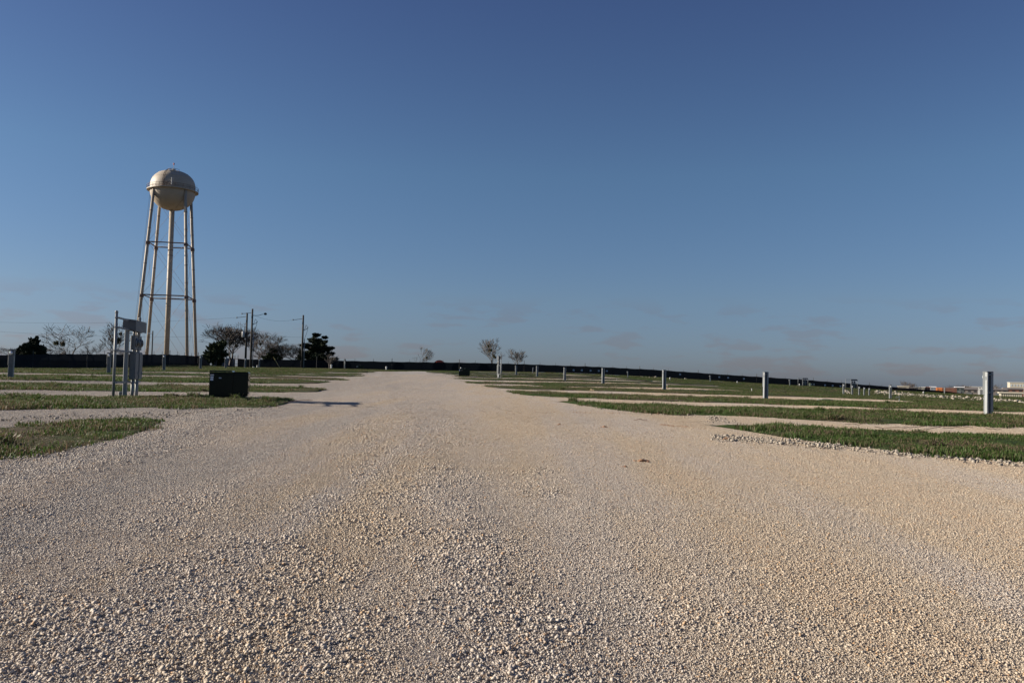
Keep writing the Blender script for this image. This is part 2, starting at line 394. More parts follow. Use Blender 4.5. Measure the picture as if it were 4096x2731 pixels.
# ---------------------------------------------------------------- ground sheets
HORIZON_UV = [(-900,1494),(-200,1493),(10,1491.5),(640,1488.5),(830,1490.5),(1000,1498),(1130,1502),(1270,1492),(1350,1487.5),(1430,1486.7),(1600,1487),(1900,1488),(2150,1493),(2300,1500),(2488,1513),(2650,1526),(2857,1543),(3143,1570),(3690,1611),(4120,1623),(5200,1650)]
_hz = hit(HORIZON_UV)
_hang = np.arctan2(_hz[:, 0], _hz[:, 1]); _hr = np.hypot(_hz[:, 0], _hz[:, 1])
ANG = np.unique(np.r_[np.radians(np.arange(-36, 36.01, 0.22)), np.radians(np.arange(36, 324.1, 4.0))])
def R_gravel(a):
    a = (a + math.pi) % (2 * math.pi) - math.pi
    return np.where((a >= _hang[0]) & (a <= _hang[-1]), np.interp(a, _hang, _hr), np.where(a < 0, _hr[0], _hr[-1]))
def tracks(x, y):                     # shallow windrows and wheel tracks along the road
    t = x + 0.1706 * y
    k = smooth(45, 10, np.hypot(x, y)) * 1.0
    return k * (0.032 * (fbm(t * 1.0, y * .05, 1) - .5) + .012 * np.exp(-((t - .6) / .4) ** 2) + .016 * np.exp(-((t + 2.7) / .45) ** 2))
def polar_sheet(name, rings, m, lift, clip=False, gravel=False):
    Ag, Rg = np.meshgrid(ANG, rings)
    if clip: Rg = np.minimum(Rg, R_gravel(Ag) * (1 + 0.02 * (fbm(Ag * 40, Ag * 0 + 3) - .5)))
    X = Rg * np.sin(Ag); Y = Rg * np.cos(Ag); Z = terr(X, Y) + lift
    if gravel: Z = Z + tracks(X, Y)
    na = len(ANG); V = np.c_[X.ravel(), Y.ravel(), Z.ravel()]
    idx = np.arange(len(rings) * na).reshape(len(rings), na)
    a = idx[:-1, :]; b = idx[1:, :]
    q = np.stack([a, np.roll(a, -1, 1), np.roll(b, -1, 1), b], -1).reshape(-1, 4)[:, ::-1]
    if clip:                              # drop cells with no area
        keep = (Rg[1:] - Rg[:-1] > 1e-4); keep = keep & np.roll(keep, -1, 1); q = q[keep.ravel()]
    V = np.r_[V, [[0, 0, float(terr(np.zeros(1), np.zeros(1))[0]) + lift]]]
    me = np_mesh(name, V, q, m)
    me['kind'] = 'structure'
    return me
rings_g = np.geomspace(0.6, 8000, 210)
rings_r = np.geomspace(0.6, 175, 270)
ground = polar_sheet('ground', rings_g, M['soil'], -0.06)
road = polar_sheet('gravel_road', rings_r, M['gravel'], 0.02, clip=True, gravel=True)

# ---------------------------------------------------------------- grass strips between the parking lanes
BANDS = {  # u, v far edge, v near edge
 'r0': [(2828,1703,1704),(2908,1696,1716),(2955,1697,1724),(3115,1706,1750),(3293,1709,1776),(3471,1716,1798),(3650,1728,1825),(3828,1737,1842),(4096,1744,1864),(4700,1775,1935),(5200,1800,1990)],
 'r1': [(2206,1607,1608),(2255,1604,1614),(2321,1607,1624),(2396,1610,1636),(2508,1615,1650),(2602,1620,1657),(2789,1625,1664),(3000,1633,1671),(3500,1645,1697),(4096,1667,1712),(4800,1690,1740)],
 'r2': [(2033,1568,1569),(2110,1567,1585),(2181,1569,1588),(2298,1573,1593),(2555,1582,1605),(2789,1590,1611),(3000,1596,1617),(3500,1610,1634),(4096,1621,1652),(4600,1632,1668)],
 'r3': [(1923,1545,1546),(1994,1545,1555),(2125,1548,1561),(2368,1552,1565),(2648,1559,1573),(2835,1562,1580),(3000,1566,1584),(3300,1577,1592),(3500,1585,1599),(4096,1612,1618),(4400,1622,1627)],
 'r4': [(1840,1525,1526),(1900,1528,1536.6),(2078,1530.6,1539),(2198,1531.5,1547),(2465,1536,1549),(2600,1538,1551),(2755,1543,1553),(3000,1553,1565),(3143,1562,1570)],
 'r5': [(1788,1513,1514),(1900,1515,1521.5),(2078,1518,1524.5),(2300,1521,1528),(2465,1525.5,1531),(2650,1529,1535),(2857,1539,1543.5)],
 'r6': [(1749,1505,1505.6),(1895,1506,1510.5),(2100,1508,1513),(2300,1511,1516),(2480,1516,1520),(2600,1521.5,1526)],
 'r7': [(1726,1497,1497.6),(1895,1498.5,1503.5),(2100,1501,1505.5),(2300,1504,1508),(2400,1508,1511)],
 'r8': [(1691,1490,1490.6),(1800,1490,1495),(1950,1491.5,1496),(2100,1494,1498),(2250,1498,1501)],
 'l0': [(-900,1790,2030),(-300,1730,1910),(0,1706,1846),(106,1699,1838),(238,1688,1822),(374,1680,1796),(455,1678,1783),(560,1677,1748),(620,1680,1716),(640,1687,1692)],
 'l1': [(-900,1578,1655),(0,1582,1646),(400,1586,1641),(700,1586,1638),(830,1588,1639),(987,1590,1640),(1067,1592,1635),(1137,1597,1622),(1165,1602,1604)],
 'l2': [(-900,1518,1560),(0,1533,1563),(400,1539,1567),(700,1544,1571),(1003,1547,1572),(1178,1552,1572),(1258,1556,1571),(1303,1560,1561)],
 'l3': [(-900,1497,1517),(0,1501,1522),(400,1506,1527),(700,1510,1532),(1003,1516,1535),(1178,1520,1536.5),(1270,1524,1535),(1315,1529,1530.5)],
 'l4': [(-600,1488,1490),(0,1489,1492),(414,1489,1500),(700,1493,1503.5),(1003,1503,1511),(1178,1507,1516),(1300,1512,1522),(1365,1517,1522),(1376,1519,1520.5)],
 'l5': [(1000,1498,1501),(1178,1500,1504),(1300,1501,1507.5),(1400,1502,1508),(1426,1504,1505)],
 'l6': [(1200,1494,1496.5),(1300,1494.5,1499),(1430,1495.5,1499),(1464,1497,1498)],
 'l7': [(1290,1488.5,1491),(1400,1488,1492),(1460,1488,1492),(1482,1489,1490)],
}
POLYS = []
def strip_grass(key, rows):
    rows = sorted(rows); us = np.array([r[0] for r in rows], float)
    n = 260 if key in ('r0', 'l0', 'r1', 'l1') else 150
    t = np.linspace(us[0], us[-1], n)
    vt = np.interp(t, us, [r[1] for r in rows]); vb = np.interp(t, us, [r[2] for r in rows])
    vb = np.maximum(vb, vt + 0.4)
    top = hit(np.c_[t, vt], 0.035); bot = hit(np.c_[t, vb])
    top[:, 1] = np.maximum(top[:, 1], bot[:, 1] + .15)
    amp = 0.22
    jt = (fbm(top[:, 0] * 1.7, top[:, 1] * .3 + 5, 4) - .5) * 2 * amp; jb = (fbm(bot[:, 0] * 1.7 + 40, bot[:, 1] * .3, 4) - .5) * 2 * amp
    wd = top[:, 1] - bot[:, 1]; lim = np.clip(wd * .5, 0, 1)
    top[:, 1] += jt * lim; bot[:, 1] += jb * lim
    K = 14; s = np.linspace(0, 1, K)[:, None]
    X = top[None, :, 0] * s + bot[None, :, 0] * (1 - s); Y = top[None, :, 1] * s + bot[None, :, 1] * (1 - s)
    edge = np.minimum(s, 1 - s) * wd[None]
    lift = 0.0 + 0.028 * smooth(0, .5, edge) + 0.03 * (fbm(X * 2, Y * 2) - .5) * smooth(0, .4, edge)
    Z = terr(X, Y) + lift + .015 + 0.0008 * Y
    idx = np.arange(K * n).reshape(K, n)
    q = np.stack([idx[:-1, :-1], idx[:-1, 1:], idx[1:, 1:], idx[1:, :-1]], -1).reshape(-1, 4)
    o = np_mesh('grass_verge', np.c_[X.ravel(), Y.ravel(), Z.ravel()], q, M['soil']); o['kind'] = 'structure'
    POLYS.append((key, np.r_[bot, top[::-1]]))
    return X, Y, Z
for k_, r_ in BANDS.items(): strip_grass(k_, r_)
def inside(poly, x, y):
    c = np.zeros(len(x), bool); n = len(poly)
    mnx, mny = poly.min(0); mxx, mxy = poly.max(0)
    sel = np.where((x > mnx) & (x < mxx) & (y > mny) & (y < mxy))[0]
    if len(sel) == 0: return c
    xs, ys = x[sel], y[sel]; r = np.zeros(len(sel), bool); j = n - 1
    for i in range(n):
        xi, yi = poly[i]; xj, yj = poly[j]
        if yi != yj:
            r ^= ((yi > ys) != (yj > ys)) & (xs < (xj - xi) * (ys - yi) / (yj - yi) + xi)
        j = i
    c[sel] = r; return c
def in_any(x, y, keys=None):
    c = np.zeros(len(x), bool)
    for k, p in POLYS:
        if keys is None or k in keys: c |= inside(p, x, y)
    return c

# ---------------------------------------------------------------- scattered stuff (clumps placed with geometry nodes)
def tone_attr(me, vals):
    a = me.attributes.new('tone', 'FLOAT', 'FACE'); a.data.foreach_set('value', np.asarray(vals, np.float32))
ico = bmesh.new(); bmesh.ops.create_icosphere(ico, subdivisions=1, radius=1)
ICO_V = np.array([v.co[:] for v in ico.verts]); ICO_F = np.array([[v.index for v in f.verts] for f in ico.faces]); ico.free()
BOX_V = np.array([(x, y, z) for z in (-1, 1) for x, y in ((-1, -1), (1, -1), (1, 1), (-1, 1))], float) * .8
BOX_F = np.array([(0, 2, 1), (0, 3, 2), (4, 5, 6), (4, 6, 7), (0, 1, 5), (0, 5, 4), (1, 2, 6), (1, 6, 5), (2, 3, 7), (2, 7, 6), (3, 0, 4), (3, 4, 7)])
def stones_clump(name, n, rad, size, sig, mx, seed, m, flat=.62, tri=20):
    rs = np.random.RandomState(seed)
    rr = rad * 1.15 * rs.rand(n) ** .62 ; th = rs.rand(n) * 2 * np.pi
    s = np.clip(size * np.exp(sig * rs.randn(n)), size * .45, mx)
    V = []; Fc = []
    for i in range(n):
        v = BOX_V * (1 + .1 * rs.randn(8, 1)) + .34 * (rs.rand(8, 3) - .5) * 1.6
        v = v * np.array([1.0, .55 + .45 * rs.rand(), flat * (.6 + .6 * rs.rand())]) * s[i] / 2
        a = rs.rand(3) * 6.28; a[:2] = (rs.rand(2) - .5) * 1.5
        v = v @ np.array(Euler(a).to_matrix()).T
        v += [rr[i] * math.cos(th[i]), rr[i] * math.sin(th[i]), s[i] * (.1 + .45 * rs.rand() ** 2)]
        V.append(v); Fc.append(BOX_F + len(BOX_V) * i)
    o = np_mesh(name, np.concatenate(V), np.concatenate(Fc), m, smooth_=False, link=False)
    tone = rs.rand(n); tone_attr(o.data, np.repeat(tone, len(BOX_F))[:len(o.data.polygons)])
    return o
def blades_clump(name, n, rad, h, seed, m, wdt=.006, lean=.5):
    rs = np.random.RandomState(seed); V = []; Fc = []; tn = []
    for i in range(n):
        r = rad * math.sqrt(rs.rand()); t = rs.rand() * 6.28; x, y = r * math.cos(t), r * math.sin(t)
        hh = h * (.35 + .9 * rs.rand() ** 1.5); a = rs.rand() * 6.28; L = lean * rs.rand() * hh
        dx, dy = math.cos(a), math.sin(a); wx, wy = -dy * wdt * (.6 + rs.rand()), dx * wdt * (.6 + rs.rand())
        b = len(V) ; z0 = -.01
        V += [(x - wx, y - wy, z0), (x + wx, y + wy, z0), (x + dx * L * .35 + wx * .8, y + dy * L * .35 + wy * .8, hh * .6), (x + dx * L * .35 - wx * .8, y + dy * L * .35 - wy * .8, hh * .6),
              (x + dx * L + wx * .1, y + dy * L + wy * .1, hh * (1 - .25 * rs.rand())), (x + dx * L - wx * .1, y + dy * L - wy * .1, hh * (1 - .25 * rs.rand()))]
        Fc += [(b, b + 1, b + 2, b + 3), (b + 3, b + 2, b + 4, b + 5)]; q = rs.rand(); tn += [q, q]
    o = np_mesh(name, np.array(V), np.array(Fc), m, smooth_=False, link=False)
    tone_attr(o.data, tn[:len(o.data.polygons)])
    return o
def surf(x, y): return terr(x, y) + tracks(x, y)
def scatter(name, P, scale, rot, idx, variants, m, label, zs=None):
    gx = (surf(P[:, 0] + .12, P[:, 1]) - surf(P[:, 0] - .12, P[:, 1])) / .24; gy = (surf(P[:, 0], P[:, 1] + .12) - surf(P[:, 0], P[:, 1] - .12)) / .24
    lx = gx * np.cos(rot) + gy * np.sin(rot); ly = -gx * np.sin(rot) + gy * np.cos(rot)   # slope seen in the clump's own axes
    zs = scale if zs is None else zs
    me = bpy.data.meshes.new(name); me.vertices.add(len(P)); me.vertices.foreach_set('co', np.asarray(P, np.float32).ravel())
    for nme, typ, val in (('sc', 'FLOAT', scale), ('rz', 'FLOAT', rot), ('rx', 'FLOAT', np.arctan(ly)), ('ry', 'FLOAT', -np.arctan(lx)), ('sz', 'FLOAT', zs), ('vi', 'INT', idx)):
        a = me.attributes.new(nme, typ, 'POINT'); a.data.foreach_set('value', np.asarray(val, np.float32 if typ == 'FLOAT' else np.int32))
    me.materials.append(m)
    o = bpy.data.objects.new(name, me); COL.objects.link(o); o['kind'] = 'stuff'; o['label'] = label[0]; o['category'] = label[1]
    g = bpy.data.node_groups.new(name, 'GeometryNodeTree')
    g.interface.new_socket('Geometry', in_out='INPUT', socket_type='NodeSocketGeometry'); g.interface.new_socket('Geometry', in_out='OUTPUT', socket_type='NodeSocketGeometry')
    gi = g.nodes.new('NodeGroupInput'); go = g.nodes.new('NodeGroupOutput')
    g2i = g.nodes.new('GeometryNodeGeometryToInstance')
    for v in reversed(variants):
        oi = g.nodes.new('GeometryNodeObjectInfo'); oi.inputs['Object'].default_value = v; g.links.new(oi.outputs['Geometry'], g2i.inputs[0])
    ip = g.nodes.new('GeometryNodeInstanceOnPoints'); ip.inputs['Pick Instance'].default_value = True
    def att(nm, t):
        n = g.nodes.new('GeometryNodeInputNamedAttribute'); n.data_type = t; n.inputs['Name'].default_value = nm; return n.outputs[0]
    g.links.new(gi.outputs[0], ip.inputs['Points']); g.links.new(g2i.outputs[0], ip.inputs['Instance'])
    g.links.new(att('vi', 'INT'), ip.inputs['Instance Index']); cs_ = g.nodes.new('ShaderNodeCombineXYZ')
    for q_ in range(2): g.links.new(att('sc', 'FLOAT'), cs_.inputs[q_])
    g.links.new(att('sz', 'FLOAT'), cs_.inputs[2]); g.links.new(cs_.outputs[0], ip.inputs['Scale'])
    cx = g.nodes.new('ShaderNodeCombineXYZ'); g.links.new(att('rz', 'FLOAT'), cx.inputs[2]); g.links.new(att('rx', 'FLOAT'), cx.inputs[0]); g.links.new(att('ry', 'FLOAT'), cx.inputs[1])
    g.links.new(cx.outputs[0], ip.inputs['Rotation']); g.links.new(ip.outputs[0], go.inputs[0])
    md = o.modifiers.new('scatter', 'NODES'); md.node_group = g
    return o
def grid_pts(y0, y1, step, seed, margin=1.0, tanw=0.68):
    rs = np.random.RandomState(seed); out = []
    y = y0
    while y < y1:
        xs = np.arange(-(tanw * y + margin), tanw * y + margin, step); out.append(np.c_[xs, np.full(len(xs), y)]); y += step
    p = np.concatenate(out); p += (rs.rand(*p.shape) - .5) * step * .9
    return p
RS = np.random.RandomState(11)
stonev = [stones_clump('gravel_clump', 4300, .22, .0036, .48, .013, s, M['stone']) for s in range(5)]          # ordinary
stonev += [stones_clump('gravel_clump', 4200, .22, .0033, .42, .010, 20 + s, M['stone']) for s in range(4)]     # fine, packed
stonev += [stones_clump('gravel_clump', 3500, .22, .0042, .58, .021, 40 + s, M['stone']) for s in range(5)]      # coarse, loose
P = []; SCL = []; VI = []
for (a, b, st, sc) in ((1.6, 7, .24, 1.0), (7, 15, .24, .95), (15, 30, .34, 1.1), (30, 55, .52, 1.35), (55, 95, .9, 1.9)):
    p = grid_pts(a, b, st, int(a * 10)); x, y = p.T
    rr = np.hypot(x, y); l0_ = inside(dict(POLYS)['l0'], x, y) & (fbm(x * .9 + 5, y * 1.6, 4) < .40)
    ok = (~in_any(x, y) | l0_) & (rr < R_gravel(np.arctan2(x, y)) - .5)
    ok &= RS.rand(len(x)) > smooth(45, 95, y)
    x, y = x[ok], y[ok]
    t = x + 0.1706 * y
    # coarser windrows run along the road, finer packed material in the wheel tracks and on the right
    f = .505 + .55 * (fbm(t * .8 + 3, y * .06, 3) - .5) + .18 * (fbm(x * .7, y * .7 + 9, 3) - .5)
    wob = .35 * (fbm(y * .25, y * 0 + 2, 2) - .5)
    f = f - .11 * smooth(1.1, 2.2, t) + .075 * np.exp(-((t - .6 + wob) / .34) ** 2) + .075 * np.exp(-((t + 2.7 + wob) / .7) ** 2) - .05 * np.exp(-((t + .9) / .6) ** 2) + .02 * smooth(4.2, 3, y) + .022 * RS.randn(len(x))
    vi = np.where(f < .455, 5 + RS.randint(0, 4, len(x)), np.where(f < .56, RS.randint(0, 5, len(x)), 9 + RS.randint(0, 5, len(x))))
    P.append(np.c_[x, y, terr(x, y) + tracks(x, y) + .024]); SCL.append(sc * np.where((vi >= 5) & (vi < 9), 1.15 + .02 * np.minimum(y, 40), 1.0) * (.85 + .3 * RS.rand(len(x)))); VI.append(vi)
P = np.concatenate(P); SCL = np.concatenate(SCL); VI = np.concatenate(VI)
scatter('loose_gravel', P, SCL, RS.rand(len(P)) * 6.28, VI, stonev, M['stone'], ('pale crushed limestone gravel covering the wide road and the parking lanes', 'gravel'), zs=SCL * np.where(P[:, 1] > 15, .6, 1.0))

grassv = [blades_clump('turf_clump', 260, .34, .085, 60 + s, M['blade']) for s in range(4)]
grassv += [blades_clump('turf_clump', 200, .34, .045, 70 + s, M['blade'], lean=.9) for s in range(3)]
grassv += [blades_clump('turf_clump', 170, .16, .15, 80 + s, M['blade'], lean=.9, wdt=.008) for s in range(3)]
P = []; SCL = []; VI = []
for (a, b, st, sc) in ((7, 22, .26, .9), (22, 45, .42, 1.3), (45, 85, .8, 1.9), (85, 170, 2.0, 3.0)):
    p = grid_pts(a, b, st, int(a * 13) + 1, 1.0, .66); x, y = p.T
    rr = np.hypot(x, y); jx = x + RS.randn(len(x)) * .11; jy = y + RS.randn(len(x)) * (.06 + .004 * y); sh_ = np.where(y < 45, .26, .1); ok = (in_any(jx - sh_, jy) & in_any(jx + sh_, jy)) | (rr > R_gravel(np.arctan2(x, y)) + .6)
    left0 = inside(dict(POLYS)['l0'], x, y)
    f = fbm(x * .9 + 5, y * 1.6, 4)
    ok &= ~(left0 & (f < .45) & (RS.rand(len(x)) < .45)) & ((f > .34) | (rr > 60) | left0)
    x, y, f = x[ok], y[ok], f[ok]
    vi = np.where(f > .5, RS.randint(0, 4, len(x)), np.where(RS.rand(len(x)) < .75, 4 + RS.randint(0, 3, len(x)), RS.randint(0, 4, len(x))))
    tuft = (RS.rand(len(x)) < .018) & (y < 50); vi = np.where(tuft, 7 + RS.randint(0, 3, len(x)), vi)
    P.append(np.c_[x, y, terr(x, y) + .02 + .0005 * y]); SCL.append(np.where(tuft, .8, sc) * (.75 + .5 * RS.rand(len(x)))); VI.append(vi)
P = np.concatenate(P); SCL = np.concatenate(SCL); VI = np.concatenate(VI)
scatter('grass', P, SCL, RS.rand(len(P)) * 6.28, VI, grassv, M['blade'], ('short patchy green winter grass on the verges between gravel lanes', 'grass'), zs=np.where(SCL > 1.4, .75, .92) * (.8 + .4 * RS.rand(len(P))) * (.35 + 1.3 * fbm(P[:, 0] * .8, P[:, 1] * 1.3, 3)))

# larger loose rocks: windrow along the right-hand curve, verge edges, rip-rap bank at the far right
def rocks(name, P, S, m, label, seed=1, flat=.7):
    rs = np.random.RandomState(seed); V = []; Fc = []; tn = []
    for i, (p, s) in enumerate(zip(P, S)):
        v = ICO_V * (1 + .22 * rs.randn(len(ICO_V), 1).clip(-1.5, 1.5)) * np.array([1, .6 + .4 * rs.rand(), flat * (.6 + .5 * rs.rand())]) * s / 2
        v = v @ np.array(Euler((rs.rand() * .6, rs.rand() * .6, rs.rand() * 6.28)).to_matrix()).T + p
        V.append(v); Fc.append(ICO_F + 12 * i); tn += [rs.rand() * .95] * len(ICO_F)
    o = np_mesh(name, np.concatenate(V), np.concatenate(Fc), m, smooth_=False); tone_attr(o.data, tn[:len(o.data.polygons)])
    o['kind'] = 'stuff'; o['label'] = label[0]; o['category'] = label[1]; return o
def along(uvs, n, jv, rs):
    t = np.sort(rs.rand(n)) * (len(uvs) - 1); uvs = np.array(uvs, float)
    u = np.interp(t, range(len(uvs)), uvs[:, 0]); v = np.interp(t, range(len(uvs)), uvs[:, 1]) + rs.randn(n) * jv
    h = hit(np.c_[u, v]); return h
rs = np.random.RandomState(5); PR = []; SR = []
for uvs, n, jv, s0 in (([(2845,1755),(2950,1764),(3060,1772),(3170,1778),(3270,1787),(3350,1797)], 420, 7, .050), ([(3350,1795),(3500,1815),(3620,1824),(3760,1838),(3900,1853),(4096,1868),(4300,1885)], 260, 6, .055),
                    ([(2825,1678),(2870,1684),(2940,1695)], 90, 6, .045), ([(2300,1616),(2400,1640),(2560,1658),(2800,1670)], 90, 4, .04), ([(520,1668),(700,1665),(880,1650)], 120, 6, .04), ([(0,1690),(300,1672),(600,1668)], 160, 6, .04),
                    ([(0,1850),(300,1822),(480,1795),(620,1745)], 110, 8, .03), ([(2110,1587),(2300,1595),(2800,1614)], 60, 2, .05), ([(700,1643),(1000,1644),(1130,1630)], 60, 3, .04)):
    h = along(uvs, n, jv, rs); PR.append(np.c_[h, terr(h[:, 0], h[:, 1]) + .042]); SR.append(s0 * .72 * np.exp(.32 * rs.randn(n)))
Q = []; T_ = []
for uvs, n in (([(2125,1656),(2200,1655),(2330,1655),(2500,1657),(2700,1661)], 420), ([(2130,1655),(2200,1657)], 220), ([(2640,1704),(2720,1712),(2830,1722)], 220), ([(2380,1712),(2440,1718)], 60), ([(2200,1705),(2280,1712)], 40)):
    h = along(uvs, n, 1.6, rs); Q.append(np.c_[h, terr(h[:, 0], h[:, 1]) + .03]); T_.append(.015 * np.exp(.45 * rs.randn(n)))
rocks('clay_crumbs', np.concatenate(Q), np.concatenate(T_), M['clay'], ('thin broken trails of orange clay crumbs across the right side of the road', 'clay crumbs'), 7)
rocks('edge_rocks', np.concatenate(PR), np.concatenate(SR), M['edge'], ('fist sized pale limestone rocks lining the edges of the grass verges', 'rocks'))
PR = []; SR = []
h = along([(3500,1567),(3576,1575),(3652,1581),(3780,1588),(3931,1594),(4096,1610),(4300,1620)], 900, 3.2, rs); PR.append(np.c_[h, terr(h[:, 0], h[:, 1]) + .03]); SR.append(.30 * np.exp(.4 * rs.randn(900)))
h = along([(3380,1565),(3400,1572)], 60, 2, rs); PR.append(np.c_[h, terr(h[:, 0], h[:, 1]) + .03]); SR.append(.28 * np.exp(.3 * rs.randn(60)))
rocks('riprap_bank', np.concatenate(PR), np.concatenate(SR), M['rip'], ('long low bank of white limestone rubble in front of the fence end', 'rubble'), 3)
# white silt-fence fabric / pale strip along foot of the far fence
h = along([(2530,1506),(2700,1513),(2900,1525),(3050,1535)], 260, .8, rs)
rocks('fence_foot_rubble', np.c_[h, terr(h[:, 0], h[:, 1]) + .05], .22 * np.exp(.4 * rs.randn(260)), M['rip'], ('thin line of pale rubble along the foot of the black fence', 'rubble'), 4)

# orange clay clods on the road
clods = [(2567,1857,.11,'large crumbled orange clay clod lying on the right half of the road','a'),(2500,1879,.055,'low flat orange clay scrap left of the large clod','b'),(2239,1707,.09,'small brown clay lump in the middle of the road beside the first verge tip','c'),
         (2417,1717,.08,'small brown clay lump on the road right of a similar one','d'),(2905,1764,.09,'reddish rock in the stone windrow near the right verge','e'),(2368,1565,.2,'squat tan block on the gravel lane in the middle distance','f')]
for j, (u, v, s, lb, _) in enumerate(clods):
    p = hit([(u, v)])[0]; rs2 = np.random.RandomState(90 + j); V = []; Fc = []
    nn = 16 if s > .07 else 6
    for i in range(nn):
        q = (rs2.rand(2) - .5) * s * (1.5 if i else 0); k = s * (.8 if i == 0 else .2 + .35 * rs2.rand())
        v_ = ICO_V * (1 + .2 * rs2.randn(12, 1)) * np.array([1, .8, .55]) * k / 2 + [q[0], q[1], k * .22]
        V.append(v_); Fc.append(ICO_F + 12 * i)
    o = np_mesh('clay_clod' if j != 5 else 'stone_block', np.concatenate(V), np.concatenate(Fc), M['clay'] if j != 5 else M['stake'], smooth_=False)
    o.location = (p[0], p[1], tz(*p) + .03); tag(o, lb, 'clay clod' if j != 5 else 'block')

# ---------------------------------------------------------------- water tower
def water_tower():
    base = G(663.6, 228); T = empty('water_tower', base, 0, 'tall cream water tower with round tank on four splayed legs behind the fence', 'water tower')
    Hh = lambda v: HT(690, v, base)
    zr = Hh(766); ztop = Hh(684); zbot = Hh(842); Rt = 88 / F * 228 * .975
    phi = math.radians(11)
    s0, s1 = 13.6, 8.1                     # side of the square of legs at ground and at tank
    # tank: flattened dome above, bowl below
    pr = []
    for i in range(0, 17):
        a = math.pi / 2 * (1 - i / 16); pr.append((Rt * (max(0, math.cos(a + 0)) ** .92), zbot + (zr - zbot) * (1 - math.sin(a) ** 1.0)))
    pr = [(max(r, .01), z) for r, z in pr]
    for i in range(1, 17):
        a = math.pi / 2 * i / 16; pr.append((max(Rt * math.cos(a) ** .88, .01), zr + .9 + (ztop - zr - .9) * math.sin(a) ** .86))
    MB().lathe(pr, 64).build('tank', M['tower'], T, True)
    for k_ in (5, 9): MB().lathe([(Rt * math.cos(math.pi / 32 * k_) ** .88 + .02, zr + .9 + (ztop - zr - .9) * math.sin(math.pi / 32 * k_) ** .86 - .03), (Rt * math.cos(math.pi / 32 * k_) ** .88 + .045, zr + .9 + (ztop - zr - .9) * math.sin(math.pi / 32 * k_) ** .86), (Rt * math.cos(math.pi / 32 * k_) ** .88 + .01, zr + .9 + (ztop - zr - .9) * math.sin(math.pi / 32 * k_) ** .86 + .04)], 64).build('weld_seam', M['tower'], T, True)
    Rb = 100.5 / F * 228 * .97
    MB().lathe([(Rt - .05, zr - .12), (Rb, zr - .12), (Rb, zr + .08), (Rt - .05, zr + .08)], 64).build('balcony', M['tower'], T)
    rail = MB()
    for k in (0.62, 1.15):
        ps = [(Rb * math.cos(t) * .99, Rb * math.sin(t) * .99, zr + k) for t in [2 * math.pi * i / 40 for i in range(41)]]; rail.path(ps, .045, 5)
    rail.build('railing', M['towerdark'], T)
    for i in range(20):
        t = 2 * math.pi * (i + .5) / 20
        x, y = Rb * .99 * math.cos(t), Rb * .99 * math.sin(t)
        MB().box((x, y, zr + .62), (.07, .07, 1.1)).build('rail_post', M['towerdark'], T)
    # riser pipe
    rs_ = MB().tube((0, 0, 0), (0, 0, zbot + .3), .67, .67, 24).build('riser_pipe', M['tower'], T, True)
    for z in (Hh(1000), Hh(1022), Hh(1195), Hh(1226)): MB().lathe([(.68, z - .07), (.73, z - .07), (.73, z + .07), (.68, z + .07)], 24).build('pipe_band', M['towerdark'], rs_)
    cs = [(-1, -1), (1, -1), (1, 1), (-1, 1)]
    def corner(i, z):
        k = z / zr; s = (s0 * (1 - k) + s1 * k) / 2; x, y = cs[i][0] * s, cs[i][1] * s
        return Vector((x * math.cos(phi) - y * math.sin(phi), x * math.sin(phi) + y * math.cos(phi), z))
    for i in range(4):
        l = MB().tube(corner(i, 0), corner(i, zr - .1), .42, .39, 14).build('leg', M['tower'], T, True)
        for k in range(9):
            z = 4 + k * (zr - 8) / 8.5; c = corner(i, z); d = (corner(i, z + .12) - c)
            MB().tube(c, c + d, .45, .45, 12).build('joint_band', M['towerdark'], l)
        if i == 0:
            lad = MB(); o_ = Vector((-.45, -.62, 0))
            for s_ in (-.2, .2): lad.tube(corner(0, 1) + o_ + Vector((s_, 0, 0)), corner(0, zr) + o_ + Vector((s_, 0, 0)), .03, .03, 4)
            z = 1.5
            while z < zr: lad.tube(corner(0, z) + o_ - Vector((.2, 0, 0)), corner(0, z) + o_ + Vector((.2, 0, 0)), .02, .02, 4); z += .45
            lad.build('ladder', M['tower'], T)
    lv = [Hh(985) + .3, Hh(1190) + .1]
    for z in lv:
        for i in range(4):
            a, b = corner(i, z), corner((i + 1) % 4, z); MB().tube(a, b, .16, .16, 8).build('strut', M['towerdark'], T)
            MB().bev(corner(i, z) + Vector((0, 0, -.3)), (.95, .95, 1.0), .2).build('gusset', M['towerdark'], T)
        for i in range(4):
            MB().tube(corner(i, z), (0, 0, z - .2), .03, .03, 4).build('tie_rod', M['tower'], T)
    zz = [0.8] + sorted(lv) + [zr - 2]
    for i in range(4):
        for z0, z1 in zip(zz, zz[1:]):
            j = (i + 1) % 4
            MB().tube(corner(i, z0), corner(j, z1), .028, .028, 4).build('brace_rod', M['towerdark'], T)
            MB().tube(corner(j, z0), corner(i, z1), .028, .028, 4).build('brace_rod', M['towerdark'], T)
    # roof ladder following the dome, hatch, vent, light mast, panel antenna
    view = Vector((0, 0, 0)) - base; va = math.atan2(view.y, view.x); la = va - math.radians(24)
    for s_ in (-.035, .035):
        ps = []
        for k in range(0, 15):
            a = math.pi / 2 * k / 15.0; r = Rt * math.cos(a) ** .88 + .25; z = zr + .9 + (ztop - zr - .9) * math.sin(a) ** .86 + .2
            ps.append((r * math.cos(la + s_), r * math.sin(la + s_), z))
        ps = [(ps[0][0], ps[0][1], zr)] + ps; MB().path(ps, .06, 5).build('roof_ladder_rail', M['towerdark'], T)
